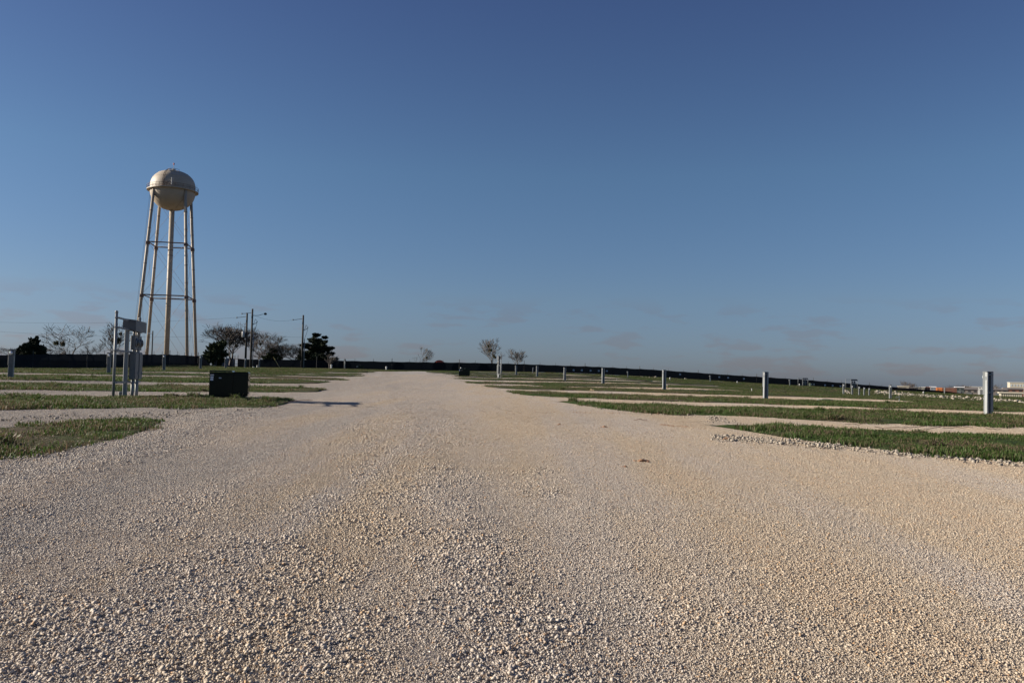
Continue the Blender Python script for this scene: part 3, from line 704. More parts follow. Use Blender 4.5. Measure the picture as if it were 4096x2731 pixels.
    for k in range(0, 15):
        a = math.pi / 2 * k / 15.0; r = Rt * math.cos(a) ** .88 + .25; z = zr + .9 + (ztop - zr - .9) * math.sin(a) ** .86 + .2
        MB().tube((r * math.cos(la - .035), r * math.sin(la - .035), z), (r * math.cos(la + .035), r * math.sin(la + .035), z), .04, .04, 4).build('rung', M['towerdark'], T)
    MB().lathe([(.75, ztop - .15), (.75, ztop + .1), (.5, ztop + .45), (.15, ztop + .5)], 20).build('roof_vent', M['tower'], T)
    ring = [(1.5 * math.cos(t), 1.5 * math.sin(t), ztop + .35) for t in [2 * math.pi * i / 20 for i in range(21)]]
    MB().path(ring, .05, 5).build('roof_handrail', M['towerdark'], T)
    ms = MB().tube((0, 0, ztop), (0, 0, ztop + 1.9), .07, .05, 8).build('light_mast', M['tower'], T)
    MB().lathe([(.12, ztop + 1.7), (.2, ztop + 1.8), (.2, ztop + 2.1), (.08, ztop + 2.25)], 12).build('warning_lamp', M['redreel'], ms)
    ha = la + .33; r = Rt * .62
    MB().bev((r * math.cos(ha) , r * math.sin(ha), ztop - 1.0), (1.3, .9, .8), .06).build('roof_hatch', M['tower'], T)
    pa = va + math.radians(-3)
    MB().bev((Rb * math.cos(pa), Rb * math.sin(pa), zr + 1.45), (.22, .22, 1.9), .04).build('panel_antenna', M['white'], T)
    for dA, hh in ((-62, 1.7), (66, 1.9), (-38, 1.4)):
        t = va + math.radians(dA); MB().tube((Rb * math.cos(t), Rb * math.sin(t), zr), (Rb * math.cos(t), Rb * math.sin(t), zr + hh), .035, .025, 5).build('whip_antenna', M['towerdark'], T)
    MB().lathe([(.45, 0), (.45, .05), (.3, .08)], 24, (Rt * .985 * math.cos(va - .28), Rt * .985 * math.sin(va - .28), zr + 1.25)).build('manway', M['tower'], T)
water_tower()

# ---------------------------------------------------------------- black fabric fences
def fence(path, heights, label, panel_every=4, step=3.65, extra_tags=()):
    P3 = [G(u, D) for u, D in path]; base = P3[0].copy()
    root = empty('privacy_fence', base, 0, label, 'fence')
    L = [0]
    for a, b in zip(P3, P3[1:]): L.append(L[-1] + (b.xy - a.xy).length)
    X = lambda s: np.interp(s, L, [p.x for p in P3]); Y = lambda s: np.interp(s, L, [p.y for p in P3]); H = lambda s: np.interp(s, L, heights)
    n = int(L[-1] / step)
    pm = {}
    for i in range(n + 1):
        s = i * step; x, y = float(X(s)), float(Y(s)); z = tz(x, y); tall = i % 4 == 0
        h = float(H(s)) + (.62 if tall else .42)
        if h < 1.4: continue
        o = MB().tube((x - base.x, y - base.y + .06, z - base.z - .1), (x - base.x, y - base.y + .06, z - base.z + h), .055 if tall else .03, .055 if tall else .03, 6).build('post', M['tpost'], root)
    k = 0; rsf = random.Random(4)
    while k < n:
        s0, s1 = k * step, min((k + panel_every) * step, L[-1]); ss = np.linspace(s0, s1 - .05, 9 + 0)
        ss = np.linspace(s0, s1 - .04, int((s1 - s0) / .9) + 2)
        x, y = X(ss), Y(ss); z = terr(x, y); ph = (ss / step) % 1
        top = H(ss) - .07 * np.sin(ph * math.pi) + .05 * (fbm(ss * .4, ss * 0) - .5) + rsf.uniform(-.05, .05)
        by = .06 * np.sin(ss * 1.7) + .03 * (k // panel_every % 2)
        V = []; rows = 5
        for j in range(rows):
            t = j / (rows - 1); V.append(np.c_[x - base.x, y - base.y + by * math.sin(t * math.pi), z - base.z + .03 + (top - .03) * t])
        V = np.concatenate(V); m_ = len(ss); idx = np.arange(rows * m_).reshape(rows, m_)
        q = np.stack([idx[:-1, :-1], idx[:-1, 1:], idx[1:, 1:], idx[1:, :-1]], -1).reshape(-1, 4)
        np_mesh('fabric_panel', V, q, M['fabric'], parent=root)
        k += panel_every
    for u, v in extra_tags:                 # small white tags tied to the fabric
        d = ray(u, v); best = min(np.linspace(0, L[-1], 800), key=lambda s: abs(float(X(s)) - d.x / d.y * float(Y(s))))
        x, y = float(X(best)), float(Y(best)) - .12; p = PP(u, v, y)
        MB().box((p.x - base.x, y - base.y, p.z - base.z), (.42, .02, .36)).build('white_tag', M['bluewin'], root)
    return root
tags = [(1900+x*.2976, 1300+y*.2976) for x, y in ((1325,605),(1435,607),(1553,611),(1663,614),(1772,617))] + [(2500+x*.2551, 1400+y*.2551) for x, y in ((865,380),(1478,423),(1618,432),(1865,448))] + [(3050+x*.2338, 1400+y*.2338) for x, y in ((1070,598),(1200,608),(1335,617))]
fence([(950,157),(1200,160),(1585,165),(1900,173),(2260,180),(2600,190),(3050,195),(3300,198),(3500,200),(3780,208),(3900,209),(4022,210)], [1.85,1.85,1.85,1.9,1.65,1.75,1.75,1.55,1.4,1.1,.55,.5],
      'long black fabric fence across the far end of the lot, sinking at the right', extra_tags=tags)
fence([(-500,78),(0,89),(200,99),(420,110),(700,138),(840,157)], [1.85,1.85,1.85,1.85,1.85,1.8], 'tall black fabric fence at the left running below the water tower')

# ---------------------------------------------------------------- meter racks
def meter_rack():
    """local x: along the rack (away from its near end), -y: face with the meters"""
    R = empty('meter_rack'); H = 2.02
    for x in (0.0, 2.3):
        MB().tube((x, 0, -.1), (x, 0, H), .032, .032, 12).build('side_pole', M['galv'], R, True)
        MB().lathe([(.036, H - .03), (.036, H + .01), (.01, H + .03)], 12, (x, 0, 0)).build('pole_cap', M['galv'], R, True)
    MB().bev((1.05, 0, H / 2 - .25), (.09, .09, 1.72 + .25), .008).build('main_post', M['galv'], R)
    for z in (1.88, 1.66, 1.13, .40):
        MB().bev((1.15, -.055, z), (2.36, .03, .041), .004).build('cross_rail', M['galv'], R)
        for x in (0.0, 1.05, 2.3): MB().bev((x, -.02, z), (.11, .085, .028), .004).build('rail_clamp', M['galv'], R)
    # long gutter across the top, deeper on the meter side
    g = MB(); x0, x1 = .95, 2.15
    sec = [(-.20, 1.90), (.08, 1.93), (.08, 1.71), (-.20, 1.63)]
    vs = [(x0, a, b) for a, b in sec] + [(x1, a, b) for a, b in sec]
    g.add(vs, [(0, 1, 2, 3), (7, 6, 5, 4), (0, 4, 5, 1), (1, 5, 6, 2), (2, 6, 7, 3), (3, 7, 4, 0)])
    gt = g.build('gutter_box', M['greyshade'], R)
    MB().box(((x0 + x1) / 2, -.203, 1.765), (x1 - x0 - .05, .006, .27)).build('gutter_cover', M['greyshade'], gt)
    for i, x in enumerate((1.25, 1.68)):
        mb = MB().bev((x, -.12, 1.36), (.30, .10, .34), .012).build('meter_socket', M['greybox'], R)
        MB().lathe([(.105, 0), (.11, .03), (.095, .04)], 20, (x, -.168, 1.36), 'Y').build('meter_ring', M['galv'], mb)
        MB().lathe([(.085, .03), (.085, .05), (.06, .065), (.01, .07)], 20, (x, -.168, 1.36), 'Y').build('meter_glass', M['black'], mb, True)
        c = MB().bev((x, -.13, .80), (.36, .12, .66), .012).build('breaker_panel', M['greybox'], R)
        MB().bev((x, -.197, .80), (.32, .014, .60), .004).build('panel_door', M['greybox'], c)
        MB().bev((x + .12, -.21, .62), (.025, .02, .06), .004).build('hasp', M['galv'], c)
        for z0, z1 in ((1.52, 1.66), (1.12, 1.20), (-.1, .48)):
            MB().tube((x - .03, -.12, z0), (x - .03, -.12, z1), .03, .03, 10).build('conduit', M['galv'], R, True)
        MB().tube((x + .07, -.12, -.1), (x + .07, -.12, .48), .024, .024, 10).build('conduit', M['galv'], R, True)
    MB().bev((1.25, .12, .06), (.14, .12, .22), .02).build('ground_box', M['greybox'], R)
    return R
rack0 = meter_rack(); RG = 'meter racks standing on the verges'
def place_rack(o, u, D, rz, label, sc=1.0):
    o.location = G(u, D); o.rotation_euler = (0, 0, rz); o.scale = (sc,) * 3; tag(o, label, 'meter rack', RG)
near_a = math.radians(90) + math.radians(12)
place_rack(rack0, 452, 18.9, near_a, 'tall grey meter rack on the near left verge, edge on beside a dark green cabinet', 1.0)
for (u, D, rz, lb, s_) in ((1993, 66, -math.radians(90) + math.radians(8), 'slender meter rack standing right of the road in front of the tree with mistletoe', .93),
                      (1377, 118, near_a, 'small distant meter rack on the left verge beside the road end', .9),
                      (3192, 172, math.radians(4), 'far meter rack before the black fence, left one of two seen face on', .92),
                      (3383, 147, math.radians(4), 'far meter rack behind the cluster of five pedestals, right one of two seen face on', .92)):
    c = copy_tree(rack0); place_rack(c, u, D, rz, lb, s_)
    if rz < -1: c.location = G(1990, D)

# ---------------------------------------------------------------- transformer cabinets
def cabinet(mt, stickers):
    R = empty('transformer_cabinet'); W, Dp, H = .90, .62, .645
    MB().bev((.04, -.02, .035), (1.56, 1.25, .09), .01).build('concrete_pad', M['concrete'], R)
    MB().bev((0, .03, .12 + .02), (W - .1, Dp - .1, .12), .004).build('base_sill', M['black'], R)
    MB().bev((0, 0, .13 + (H - .08) / 2), (W, Dp, H - .08), .01).build('cabinet_body', mt, R)
    # doors on the front, the left taller one overlapping
    d1 = MB().bev((-.18, -Dp / 2 - .008, .12 + (H - .12) / 2), (.535, .02, H - .10), .006).build('door', mt, R)
    MB().bev((.27, -Dp / 2 - .006, .15 + (H - .15) / 2), (.345, .016, H - .16), .006).build('door', mt, R)
    MB().bev((.065, -Dp / 2 - .024, .16), (.02, .02, .02), .003).build('bolt', M['galv'], d1)
    l = MB(); z = H + .06
    l.add([(-W/2-.015, -Dp/2-.03, z), (.09, -Dp/2-.03, z), (.09, Dp/2, z), (-W/2-.015, Dp/2, z), (-W/2+.02, -Dp/2+.02, z+.03), (.06, -Dp/2+.02, z+.03), (.06, Dp/2-.05, z+.03), (-W/2+.02, Dp/2-.05, z+.03)],
          [(3,2,1,0),(4,5,6,7),(0,1,5,4),(1,2,6,5),(2,3,7,6),(3,0,4,7)]); l.build('lid', mt, R)
    MB().bev((.27, 0, H + .055), (.34, Dp, .022), .006).build('lid', mt, R)
    for z in (.52, .35, .2): MB().bev((W / 2 + .006, .12 - Dp / 2, z), (.012, .03, .04), .002).build('hinge', M['black'], R)
    for (x, z, w_, h_, st) in stickers:
        s = MB().box((x, -Dp / 2 - .0205, z), (w_, .004, h_)).build('sticker', M['sticker'], R)
        for k in range(st):
            MB().box((x, -Dp / 2 - .0245, z - h_ / 2 + h_ * (k + 1) / (st + 1)), (w_ * .92, .003, .004)).build('print_line', M['greyshade'], s)
    return R
CG = 'dark green utility cabinets on concrete pads'
cab = cabinet(M['green'], [(-.385, .622, .08, .036, 2), (-.39, .568, .07, .044, 0), (-.392, .515, .07, .044, 0), (-.20, .555, .056, .024, 1)])
def put_cab(c, u, D, rz, lb, sc=1): c.location = G(u, D); c.rotation_euler = (0, 0, rz); c.scale = (sc,) * 3; tag(c, lb, 'utility cabinet', CG)
put_cab(cab, 918, 20.4, math.radians(13), 'large dark green cabinet with white stickers on a concrete pad, nearest left of the road')
c = copy_tree(cab); put_cab(c, 1857, 68, math.radians(2), 'dark green cabinet right of the road, at a verge tip beside the slender rack', 1.0)
c = copy_tree(cab); put_cab(c, 1441, 118, math.radians(8), 'tiny dark utility cabinet at the far end of the road on its left side', 1.15)
c2 = cabinet(M['olive'], [(-.28, .5, .2, .16, 0), (.25, .5, .2, .16, 0)]); put_cab(c2, 3247, 168, math.radians(10), 'faded olive utility cabinet before the far fence beside a meter rack', 1.1)

# ---------------------------------------------------------------- pedestals
def pedestal():
    """front (meter side) faces -y, open channel at the back (+y)"""
    R = empty('utility_pedestal'); H = 1.16
    MB().bev((-.088, .05, H / 2 - .05), (.105, .15, H + .1), .006).build('channel_leg', M['pedestal'], R)
    MB().bev((.102, .05, H / 2 - .05), (.075, .15, H + .1), .006).build('channel_leg', M['pedestal'], R)
    MB().bev((.015, -.01, H / 2 - .05), (.096, .05, H + .08), .004).build('recess_panel', M['peddark'], R)
    u_ = MB().bev((0, -.085, .86), (.285, .13, .60), .010).build('upper_housing', M['greybox'], R)
    MB().bev((0, -.065, .26), (.255, .09, .57), .010).build('lower_housing', M['greybox'], R)
    MB().bev((0, -.02, H + .008), (.30, .27, .022), .008).build('top_cap', M['greybox'], R)
    MB().lathe([(.085, 0), (.09, .03), (.08, .035)], 18, (.02, -.15, 1.03), 'Y').build('meter_ring', M['galv'], u_, True)
    MB().lathe([(.075, .02), (.075, .07), (.05, .11), (.005, .12)], 18, (.02, -.15, 1.03), 'Y').build('meter_glass', M['glass'], u_, True)
    MB().bev((0, -.156, .73), (.22, .014, .26), .003).build('outlet_door', M['greybox'], u_)
    MB().bev((0, .13, .62), (.26, .012, .035), .003).build('strap', M['galv'], R)
    MB().bev((0, .13, 1.09), (.26, .012, .03), .003).build('strap', M['galv'], R)
    MB().bev((.15, .04, 1.0), (.02, .06, .09), .003).build('latch', M['galv'], R)
    return R
ped0 = pedestal(); used = [False]
def put_ped(u, D, rz, label, group, s=1.0, du=0):
    o = ped0 if not used[0] else copy_tree(ped0); used[0] = True
    o.location = G(u, D); o.rotation_euler = (math.radians(random.uniform(-.7, .7)), math.radians(random.uniform(-.9, .9)), rz); o.scale = (.66, .66, s); tag(o, label, 'pedestal', group)
    return o
BACK = math.pi
gr = 'pedestals in the row right of the road'
ordn = ['nearest of the row right of the road, by the right edge', 'second from the camera in the right hand row', 'third from the camera in the right hand row', 'fourth from the camera in the right hand row', 'fifth from the camera in the right hand row', 'sixth from the camera in the right hand row', 'seventh from the camera in the right hand row', 'last one of the right hand row']
for (u, D), t in zip(((3952, 22.4), (3061, 35), (2656, 47.2), (2412, 59.6), (2258.6, 71.4), (2147.6, 83.2), (2064, 95.2), (2003.6, 106.4)), ordn):
    put_ped(u, D, BACK + math.radians(8), 'grey open backed pedestal, ' + t, gr, 1.02)
gr = 'pedestals in the row left of the road'
ordn = ['nearest of the left row, at the left picture edge', 'second of the left row, just left of the tall meter rack', 'third of the left row, right of the tall meter rack', 'fourth of the left row, below the bare trees', 'fifth of the left row, by the sheet metal gate', 'sixth of the left row, under the twin utility poles', 'last and smallest of the left row']
for (u, D), t in zip(((41, 32.3), (434, 44.4), (655, 56.3), (801, 68.3), (902.5, 80), (980, 92.5), (1036, 104)), ordn):
    put_ped(u, D, math.radians(14), 'dark grey meter pedestal, ' + t, gr, 1.0)
gr = 'pedestals in the far right loop'
for u, D, t in ((3562, 66, 'standing alone, nearest of the far right loop'), (3375, 87, 'leftmost and tallest of the cluster of five'), (3409, 96, 'second from left in the cluster of five'), (3437, 102, 'middle one of the cluster of five'), (3457, 108, 'fourth from left in the cluster of five'), (3477, 116, 'rightmost of the cluster of five')):
    put_ped(u, D, math.radians(-12), 'pale grey meter pedestal, ' + t, gr, 1.0)
gr = 'distant pedestals along the far fence'
for u, D, t, rz in ((2131, 150, 'before the black fence behind the sixth pedestal of the right row', 90), (2511, 148, 'before the black fence in mid picture, left of the third pedestal', -90), (2841, 154, 'before the black fence between the second and third pedestals', -90), (3159, 155, 'before the black fence left of the far racks', -90), (3778, 150, 'before the low sagging fence end, right of the orange container', 60)):
    put_ped(u, D, math.radians(rz), 'tiny grey pedestal ' + t, gr, 1.0)

# ---------------------------------------------------------------- small pipes, stakes, lids
def riser(u, D, h, label, r=.06, cap='bulb', m='white', lean=0.0):
    R = empty('water_riser', G(u, D), 0, label, 'standpipe', 'white standpipes'); R.rotation_euler = (0, lean, 0)
    MB().tube((0, 0, -.1), (0, 0, h), r, r, 10).build('pipe', M[m], R, True)
    if cap == 'bulb': MB().lathe([(r * 1.1, h - .12), (r * 1.35, h - .1), (r * 1.35, h + .04), (r * .8, h + .1), (.01, h + .12)], 12).build('cap', M[m], R, True); MB().lathe([(r * 1.5, h * .45), (r * 1.5, h * .45 + .08)], 12).build('collar', M['greybox'], R)
    elif cap == 'elbow': MB().path([(0, 0, h), (-.08, 0, h + .03), (-.2, 0, h)], r * .9, 8).build('spout', M[m], R); MB().bev((0, 0, h + .06), (.03, .12, .03), .005).build('handle', M['galv'], R)
    else: MB().lathe([(r * 1.25, h - .05), (r * 1.25, h), (.01, h + .02)], 12).build('cap', M[m], R, True)
    return R
riser(1545, 125, .72, 'white capped standpipe in the middle of the far road end', .10)
riser(1325, 118, .78, 'white capped standpipe on the far left verge left of the small distant rack', .10)
riser(1843, 130, .75, 'pale standpipe with side head right of the road end, above the dark green cabinet', .09)
riser(1027.6, 101, .35, 'short white pipe leaning to the right beside the last left pedestal', .07, 'flat', lean=.12)
riser(1015, 99, .18, 'stubby white pipe with green tinged cap near the utility poles', .12, 'flat')
riser(2680, 150, .35, 'small white hydrant like standpipe before the far fence, left of two', .08)
riser(2949, 152, .28, 'small white hydrant like standpipe before the far fence, right of two', .08)
riser(3694, 140, .3, 'white standpipe behind the rubble bank', .09)
riser(3198, 160, .35, 'white standpipe at the foot of the left far meter rack', .09)
riser(3597, 50, .30, 'bent grey faucet pipe on the right verge left of a lone pedestal', .022, 'elbow', 'galv')
riser(3007, 62, .28, 'thin white pipe upright at the edge of a right hand lane', .025, 'flat')
def stake(u, D, h, label):
    R = empty('survey_stake', G(u, D), .3, label, 'stake', 'wooden survey stakes')
    MB().bev((0, 0, h / 2 - .05), (.06, .03, h + .1), .004).build('shaft', M['stake'], R)
    MB().box((0, 0, h - .04), (.064, .034, .06)).build('painted_tip', M['white'], R)
stake(2669, 56, .28, 'tan wooden stake right of the third right hand pedestal')
stake(2468, 88, .28, 'small tan wooden stake on a far lane right of the fourth pedestal')
for (u, v, lb) in ((3300, 1607, 'pale concrete lid in the grass before the five pedestals'), (2805, 1566, 'pale concrete lid in the grass between two right hand pedestals'), (2232, 1514, 'small concrete lid left of the fifth right hand pedestal'), (2348, 1525, 'small concrete lid right of the fifth right hand pedestal'), (390, 1481, 'pale flat slab in the grass by the left fence')):
    p = hit([(u, v)])[0]; R = empty('concrete_lid', (p[0], p[1], tz(*p) + .03), .2, lb, 'lid', 'concrete lids')
    MB().bev((0, 0, .05), (.6, .4, .07), .02).build('slab', M['concrete'], R); MB().bev((0, 0, .09), (.35, .25, .02), .005).build('cover', M['galv'], R)
# rusty sticks and dead stems lying on the lanes
rs3 = random.Random(8); SG = 'dead stems lying on the gravel'
SW = ['below the cluster of five pedestals', 'left of the leafy tuft', 'in the right lane middle', 'above the leafy verge', 'at the right edge', 'behind the first tuft', 'far between lanes', 'on the road, very short', 'at the left verge tip', 'behind the third pedestal']
for j, (u, v, l_) in enumerate(((3560,1718,.6),(3655,1716,.4),(3830,1721,.6),(3735,1727,.4),(3990,1723,.5),(3420,1706,.4),(2610,1596,.6),(2560,1690,.25),(1165,1624,.9),(2860,1590,1.6))):
    p = hit([(u, v)])[0]; a = rs3.uniform(-.2, .2); x = 0; q = [Vector((0, 0, .05))]
    for i in range(6): q.append(q[-1] + Vector((l_ / 6, a * l_ / 6 + rs3.uniform(-.03, .03), rs3.uniform(-.018, .022))))
    o = MB().path(q, .006, 5).build('dead_stem', M['towerdark']); o.location = (p[0] - l_ / 2, p[1], tz(*p)); tag(o, 'thin dark dead plant stem lying flat on pale gravel ' + SW[j], 'stem', SG)

# ---------------------------------------------------------------- utility poles and wires
def wood_pole(u, D, vtop, label, side=-1, lamp=False, can=False, conduit=True):
    b = G(u, D); h = HT(u, vtop, b); R = empty('utility_pole', b, 0, label, 'utility pole', 'wooden utility poles beyond the fence')
    MB().tube((0, 0, -.2), (0, 0, h), .21, .15, 12).build('pole', M['wood'], R, True)
    zt = h - .9
    MB().path([(0, 0, zt + .25), (-1.3, 0, zt + .05), (-1.85, 0, zt)], .045, 6).build('arm', M['tpost'], R)
    MB().lathe([(.05, zt - .15), (.09, zt - .1), (.09, zt + .12), (.04, zt + .15)], 8, (-1.85, 0, 0)).build('insulator', M['greybox'], R)
    if lamp:
        MB().path([(0, 0, h - 1.2), (1.1, 0, h - 1.15), (1.9, 0, h - .9)], .04, 6).build('lamp_arm', M['tpost'], R)
        MB().lathe([(.1, -.3), (.28, -.2), (.26, 0), (.08, .12)], 12, (2.3, 0, h - .75)).build('lamp_head', M['tpost'], R)
    if can:
        MB().lathe([(.24, -.55), (.26, -.5), (.26, .4), (.2, .5)], 14, (-.55, -.1, h - 3.9)).build('transformer_can', M['white'], R, True)
        MB().path([(-.45, 0, h - 3.3), (-.3, 0, h - 2.6), (.1, 0, h - 2.4)], .03, 5).build('lead', M['wire'], R)
    if conduit:
        MB().tube((.38, -.12, 0), (.38, -.12, h - 4.3), .07, .07, 8).build('riser_conduit', M['galv'], R, True)
        MB().path([(.38, -.12, h - 4.3), (.75, -.1, h - 3.2), (.95, -.1, h - 2.2), (.55, 0, h - 1.8), (.25, 0, h - 2.9)], .03, 5).build('lead', M['wire'], R)
        MB().path([(0, 0, h - 2.7), (.6, 0, h - 2.6), (.95, 0, h - 2.2)], .05, 5).build('arm', M['tpost'], R)
        MB().bev((.42, -.12, h - 5.4), (.2, .16, .3), .02).build('junction', M['greybox'], R)
    return R, b, h
p1 = wood_pole(981, 150, 1251, 'dark wooden utility pole with small white canister, left one of the close pair', can=True, conduit=False)
p2 = wood_pole(1002, 146, 1235, 'tallest dark wooden utility pole with a street lamp arm, right one of the close pair', lamp=True)
p3 = wood_pole(1206.5, 150, 1260, 'dark wooden utility pole with pale conduit standing beside the layered cedar')
b = G(606, 140); R = empty('light_post', b, 0, 'slim dark post with a small lamp at the foot of the water tower', 'post')
hh = HT(606, 1323, b); MB().tube((0, 0, 0), (0, 0, hh), .11, .10, 8).build('shaft', M['wood'], R, True); MB().bev((-.45, 0, hh - .45), (.8, .12, .1), .02).build('lamp_head', M['sticker'], R)
def wire(a, b, sag, label, r=.012):
    a = Vector(a); b = Vector(b); ps = []
    for i in range(25):
        t = i / 24; p = a.lerp(b, t); p.z -= sag * 4 * t * (1 - t); ps.append(p - a)
    o = MB().path(ps, r, 4).build('overhead_wire', M['wire']); o.location = a; tag(o, label, 'wire', 'overhead wires'); return o
A = lambda pp, dx, dz: Vector((pp[1].x + dx, pp[1].y, pp[1].z + pp[2] + dz))
wire(A(p1, -1.85, -.9), PP(-200, 1282, 150), .7, 'upper overhead wire running left from the pole pair across the water tower')
wire(A(p1, -.1, -4.2), PP(-200, 1313, 150), .7, 'lower overhead wire running left from the pole pair across the water tower')
wire(A(p2, 0, -1.0), A(p3, -1.85, -.9), .6, 'upper overhead wire between the pole pair and the pole by the cedar')
wire(A(p2, 0, -3.5), A(p3, 0, -4.0), .5, 'lower overhead wire between the pole pair and the pole by the cedar')
g0 = PP(1094, 1428, 150); g1 = G(1122, 150)
o = MB().tube((0, 0, 0), g1 - g0, .07, .07, 6).build('guy_guard', M['guy']); o.location = g0; tag(o, 'yellow guy wire guard slanting down in front of the fence', 'guy wire')

# ---------------------------------------------------------------- trees
def grow(mb_t, mb_c, p, d, L, r, lvl, rnd, maxl, spread=.55, up=.12, wind=(0, 0), nb=(2, 3), n0=6):
    segs = 3 if lvl < 3 else 2
    for i in range(segs):
        q = Vector((rnd.gauss(0, .12), rnd.gauss(0, .12), rnd.gauss(0, .08) + up * .5)); d = (d + q + Vector((wind[0], wind[1], 0)) * .12).normalized()
        e = p + d * (L / segs); r2 = r * .86
        (mb_t if lvl < 2 else mb_c).tube(p, e, max(r, .014), max(r2, .011), max(3, n0 - lvl), cap=False)
        p, r = e, r2
        if lvl >= 1 and lvl < maxl and rnd.random() < .45:
            dd = (d + Vector((rnd.gauss(0, 1), rnd.gauss(0, 1), rnd.gauss(.1, .5))) * spread * 1.1).normalized()
            grow(mb_t, mb_c, p, dd, L * rnd.uniform(.6, .85), r * .5, lvl + 2, rnd, maxl, spread, up, wind, nb, n0)
    if lvl >= maxl: return
    for k in range(rnd.randint(*nb)):
        a = Vector((rnd.gauss(0, 1), rnd.gauss(0, 1), rnd.gauss(0, .45))).normalized()
        dd = (d + a * spread * rnd.uniform(.7, 1.3) + Vector((0, 0, up))).normalized()
        grow(mb_t, mb_c, p, dd, L * rnd.uniform(.8, 1.0), r * rnd.uniform(.55, .72), lvl + 1, rnd, maxl, spread, up, wind, nb, n0)
def fit(objs, h, wdt, cx=0.0):
    vs = np.concatenate([np.array([v.co[:] for v in o.data.vertices]) for o in objs])
    sz = h / np.percentile(vs[:, 2], 99.7); lo, hi = np.percentile(vs[:, 0], [1, 99]); sx = wdt / (hi - lo)
    for o in objs:
        n = len(o.data.vertices); c = np.empty(n * 3, np.float32); o.data.vertices.foreach_get('co', c); c = c.reshape(-1, 3)
        k = np.clip(c[:, 2] / (h / sz * .3), 0, 1)
        c[:, 0] = c[:, 0] * sx - (lo + hi) / 2 * sx * k; c[:, 1] *= sx; c[:, 2] *= sz
        o.data.vertices.foreach_set('co', c.ravel()); o.data.update()
def bare_tree(u, D, vtop, width_px, label, seed, mistletoe=0, maxl=7, trunk=.2, spread=.55, up=.12, wind=(0, 0), m1='bark', m2='bark', name='bare_tree', nb=(2, 3), first=.22, group='bare winter trees behind the fence', vbase=None, dx=0):
    b = G(u, D); h = HT(u, vtop, b); w_ = width_px / F * D; rnd = random.Random(seed)
    R = empty(name, b, 0, label, 'tree', group); t = MB(); c = MB()
    grow(t, c, Vector((0, 0, -.1)), Vector((rnd.gauss(0, .08), 0, 1)), 1.0 * first / .22, trunk * .95, 0, rnd, maxl - 1, spread, up, wind, nb)
    ot = t.build('trunk', M[m1], R); oc = c.build('crown', M[m2], R); fit([ot, oc], h, w_)
    cv = [v.co.copy() for v in oc.data.vertices]
    for k in range(mistletoe):
        p = rnd.choice([v for v in cv if h * .35 < v.z < h * .78 and abs(v.x) < w_ * .25]); leaf_blob('mistletoe', R, [(p, rnd.uniform(.22, .42))], 240, M['mistle'], rnd, .1)
    return R
def leaf_blob(name, R, blobs, n, m, rnd, s, flat=1.0):
    V = []; Fc = []
    rs = np.random.RandomState(rnd.randint(0, 99999))
    for (c, r) in blobs:
        k = n
        d = rs.randn(k, 3); d /= np.linalg.norm(d, axis=1)[:, None]; q = d * (rs.rand(k, 1) ** .45) * r * [1, 1, flat] + np.array(c)
        a = rs.randn(k, 3); a /= np.linalg.norm(a, axis=1)[:, None]; bb = np.cross(a, rs.randn(k, 3)); bb /= np.linalg.norm(bb, axis=1)[:, None]
        ss = s * (.6 + .8 * rs.rand(k, 1)); base = sum(len(v) for v in V)
        V.append(np.stack([q - a * ss, q + bb * ss * .5, q + a * ss, q - bb * ss * .5], 1).reshape(-1, 3))
        Fc.append(np.arange(k * 4).reshape(k, 4) + base)
    return np_mesh(name, np.concatenate(V), np.concatenate(Fc), m, smooth_=False, parent=R)
def evergreen(u, D, vtop, width_px, label, seed, blobs, m, dens=260, s=.16, tr=(0.13, .35), name='cedar_tree'):
    """blobs: (x fraction of width, z fraction of height, radius fraction of width, flatness)"""
    b = G(u, D); h = HT(u, vtop, b); W = width_px / F * D; rnd = random.Random(seed)
    R = empty(name, b, 0, label, 'tree', 'evergreen trees behind the fence')
    t = MB(); z = 0; p = Vector((0, 0, -.1))
    for i in range(6):
        q = Vector((rnd.gauss(0, .1), rnd.gauss(0, .1), h * .85 * (i + 1) / 6)); t.tube(p, q, tr[0] * (1 - i / 7) + .04, tr[0] * (1 - (i + 1) / 7) + .04, 7, False); p = q
    for (x, zf, r, fl) in blobs:
        t.tube((0, 0, h * max(.08, zf - .12)), (x * W, rnd.gauss(0, .3) * W * .2, zf * h), .06, .025, 4, False)
    t.build('trunk', M['bark'], R)
    rs = np.random.RandomState(seed); Vs = []
    for (x, zf, r, fl) in blobs:
        c0 = np.array([x * W, rnd.gauss(0, .10) * W, zf * h]); r_ = r * W * 1.35
        for k in range(34):                  # tapering leafy sprays reaching out and up from the bough
            d = rs.randn(3); d[2] = d[2] * fl * .8 + .18; d /= np.linalg.norm(d); d[2] *= fl; ln = r_ * (.55 + .6 * rs.rand())
            n_ = max(14, int(dens * ln * .5)); t_ = rs.rand(n_, 1) ** .8
            q = c0 + d * ln * t_ + rs.randn(n_, 3) * (1.05 - t_) * ln * .24 * [1, 1, .5 + .5 * fl] + [0, 0, 1] * (t_ ** 2) * ln * .15
            a = rs.randn(n_, 3) * .6 + d * 1.2; a /= np.linalg.norm(a, axis=1)[:, None]; bb = np.cross(a, rs.randn(n_, 3)); bb /= np.linalg.norm(bb, axis=1)[:, None]
            ss = s * (.5 + rs.rand(n_, 1)); Vs.append(np.stack([q - a * ss, q + bb * ss * .42, q + a * ss, q - bb * ss * .42], 1).reshape(-1, 3))
    V = np.concatenate(Vs); np_mesh('crown', V, np.arange(len(V)).reshape(-1, 4), m, smooth_=False, parent=R)
    return R
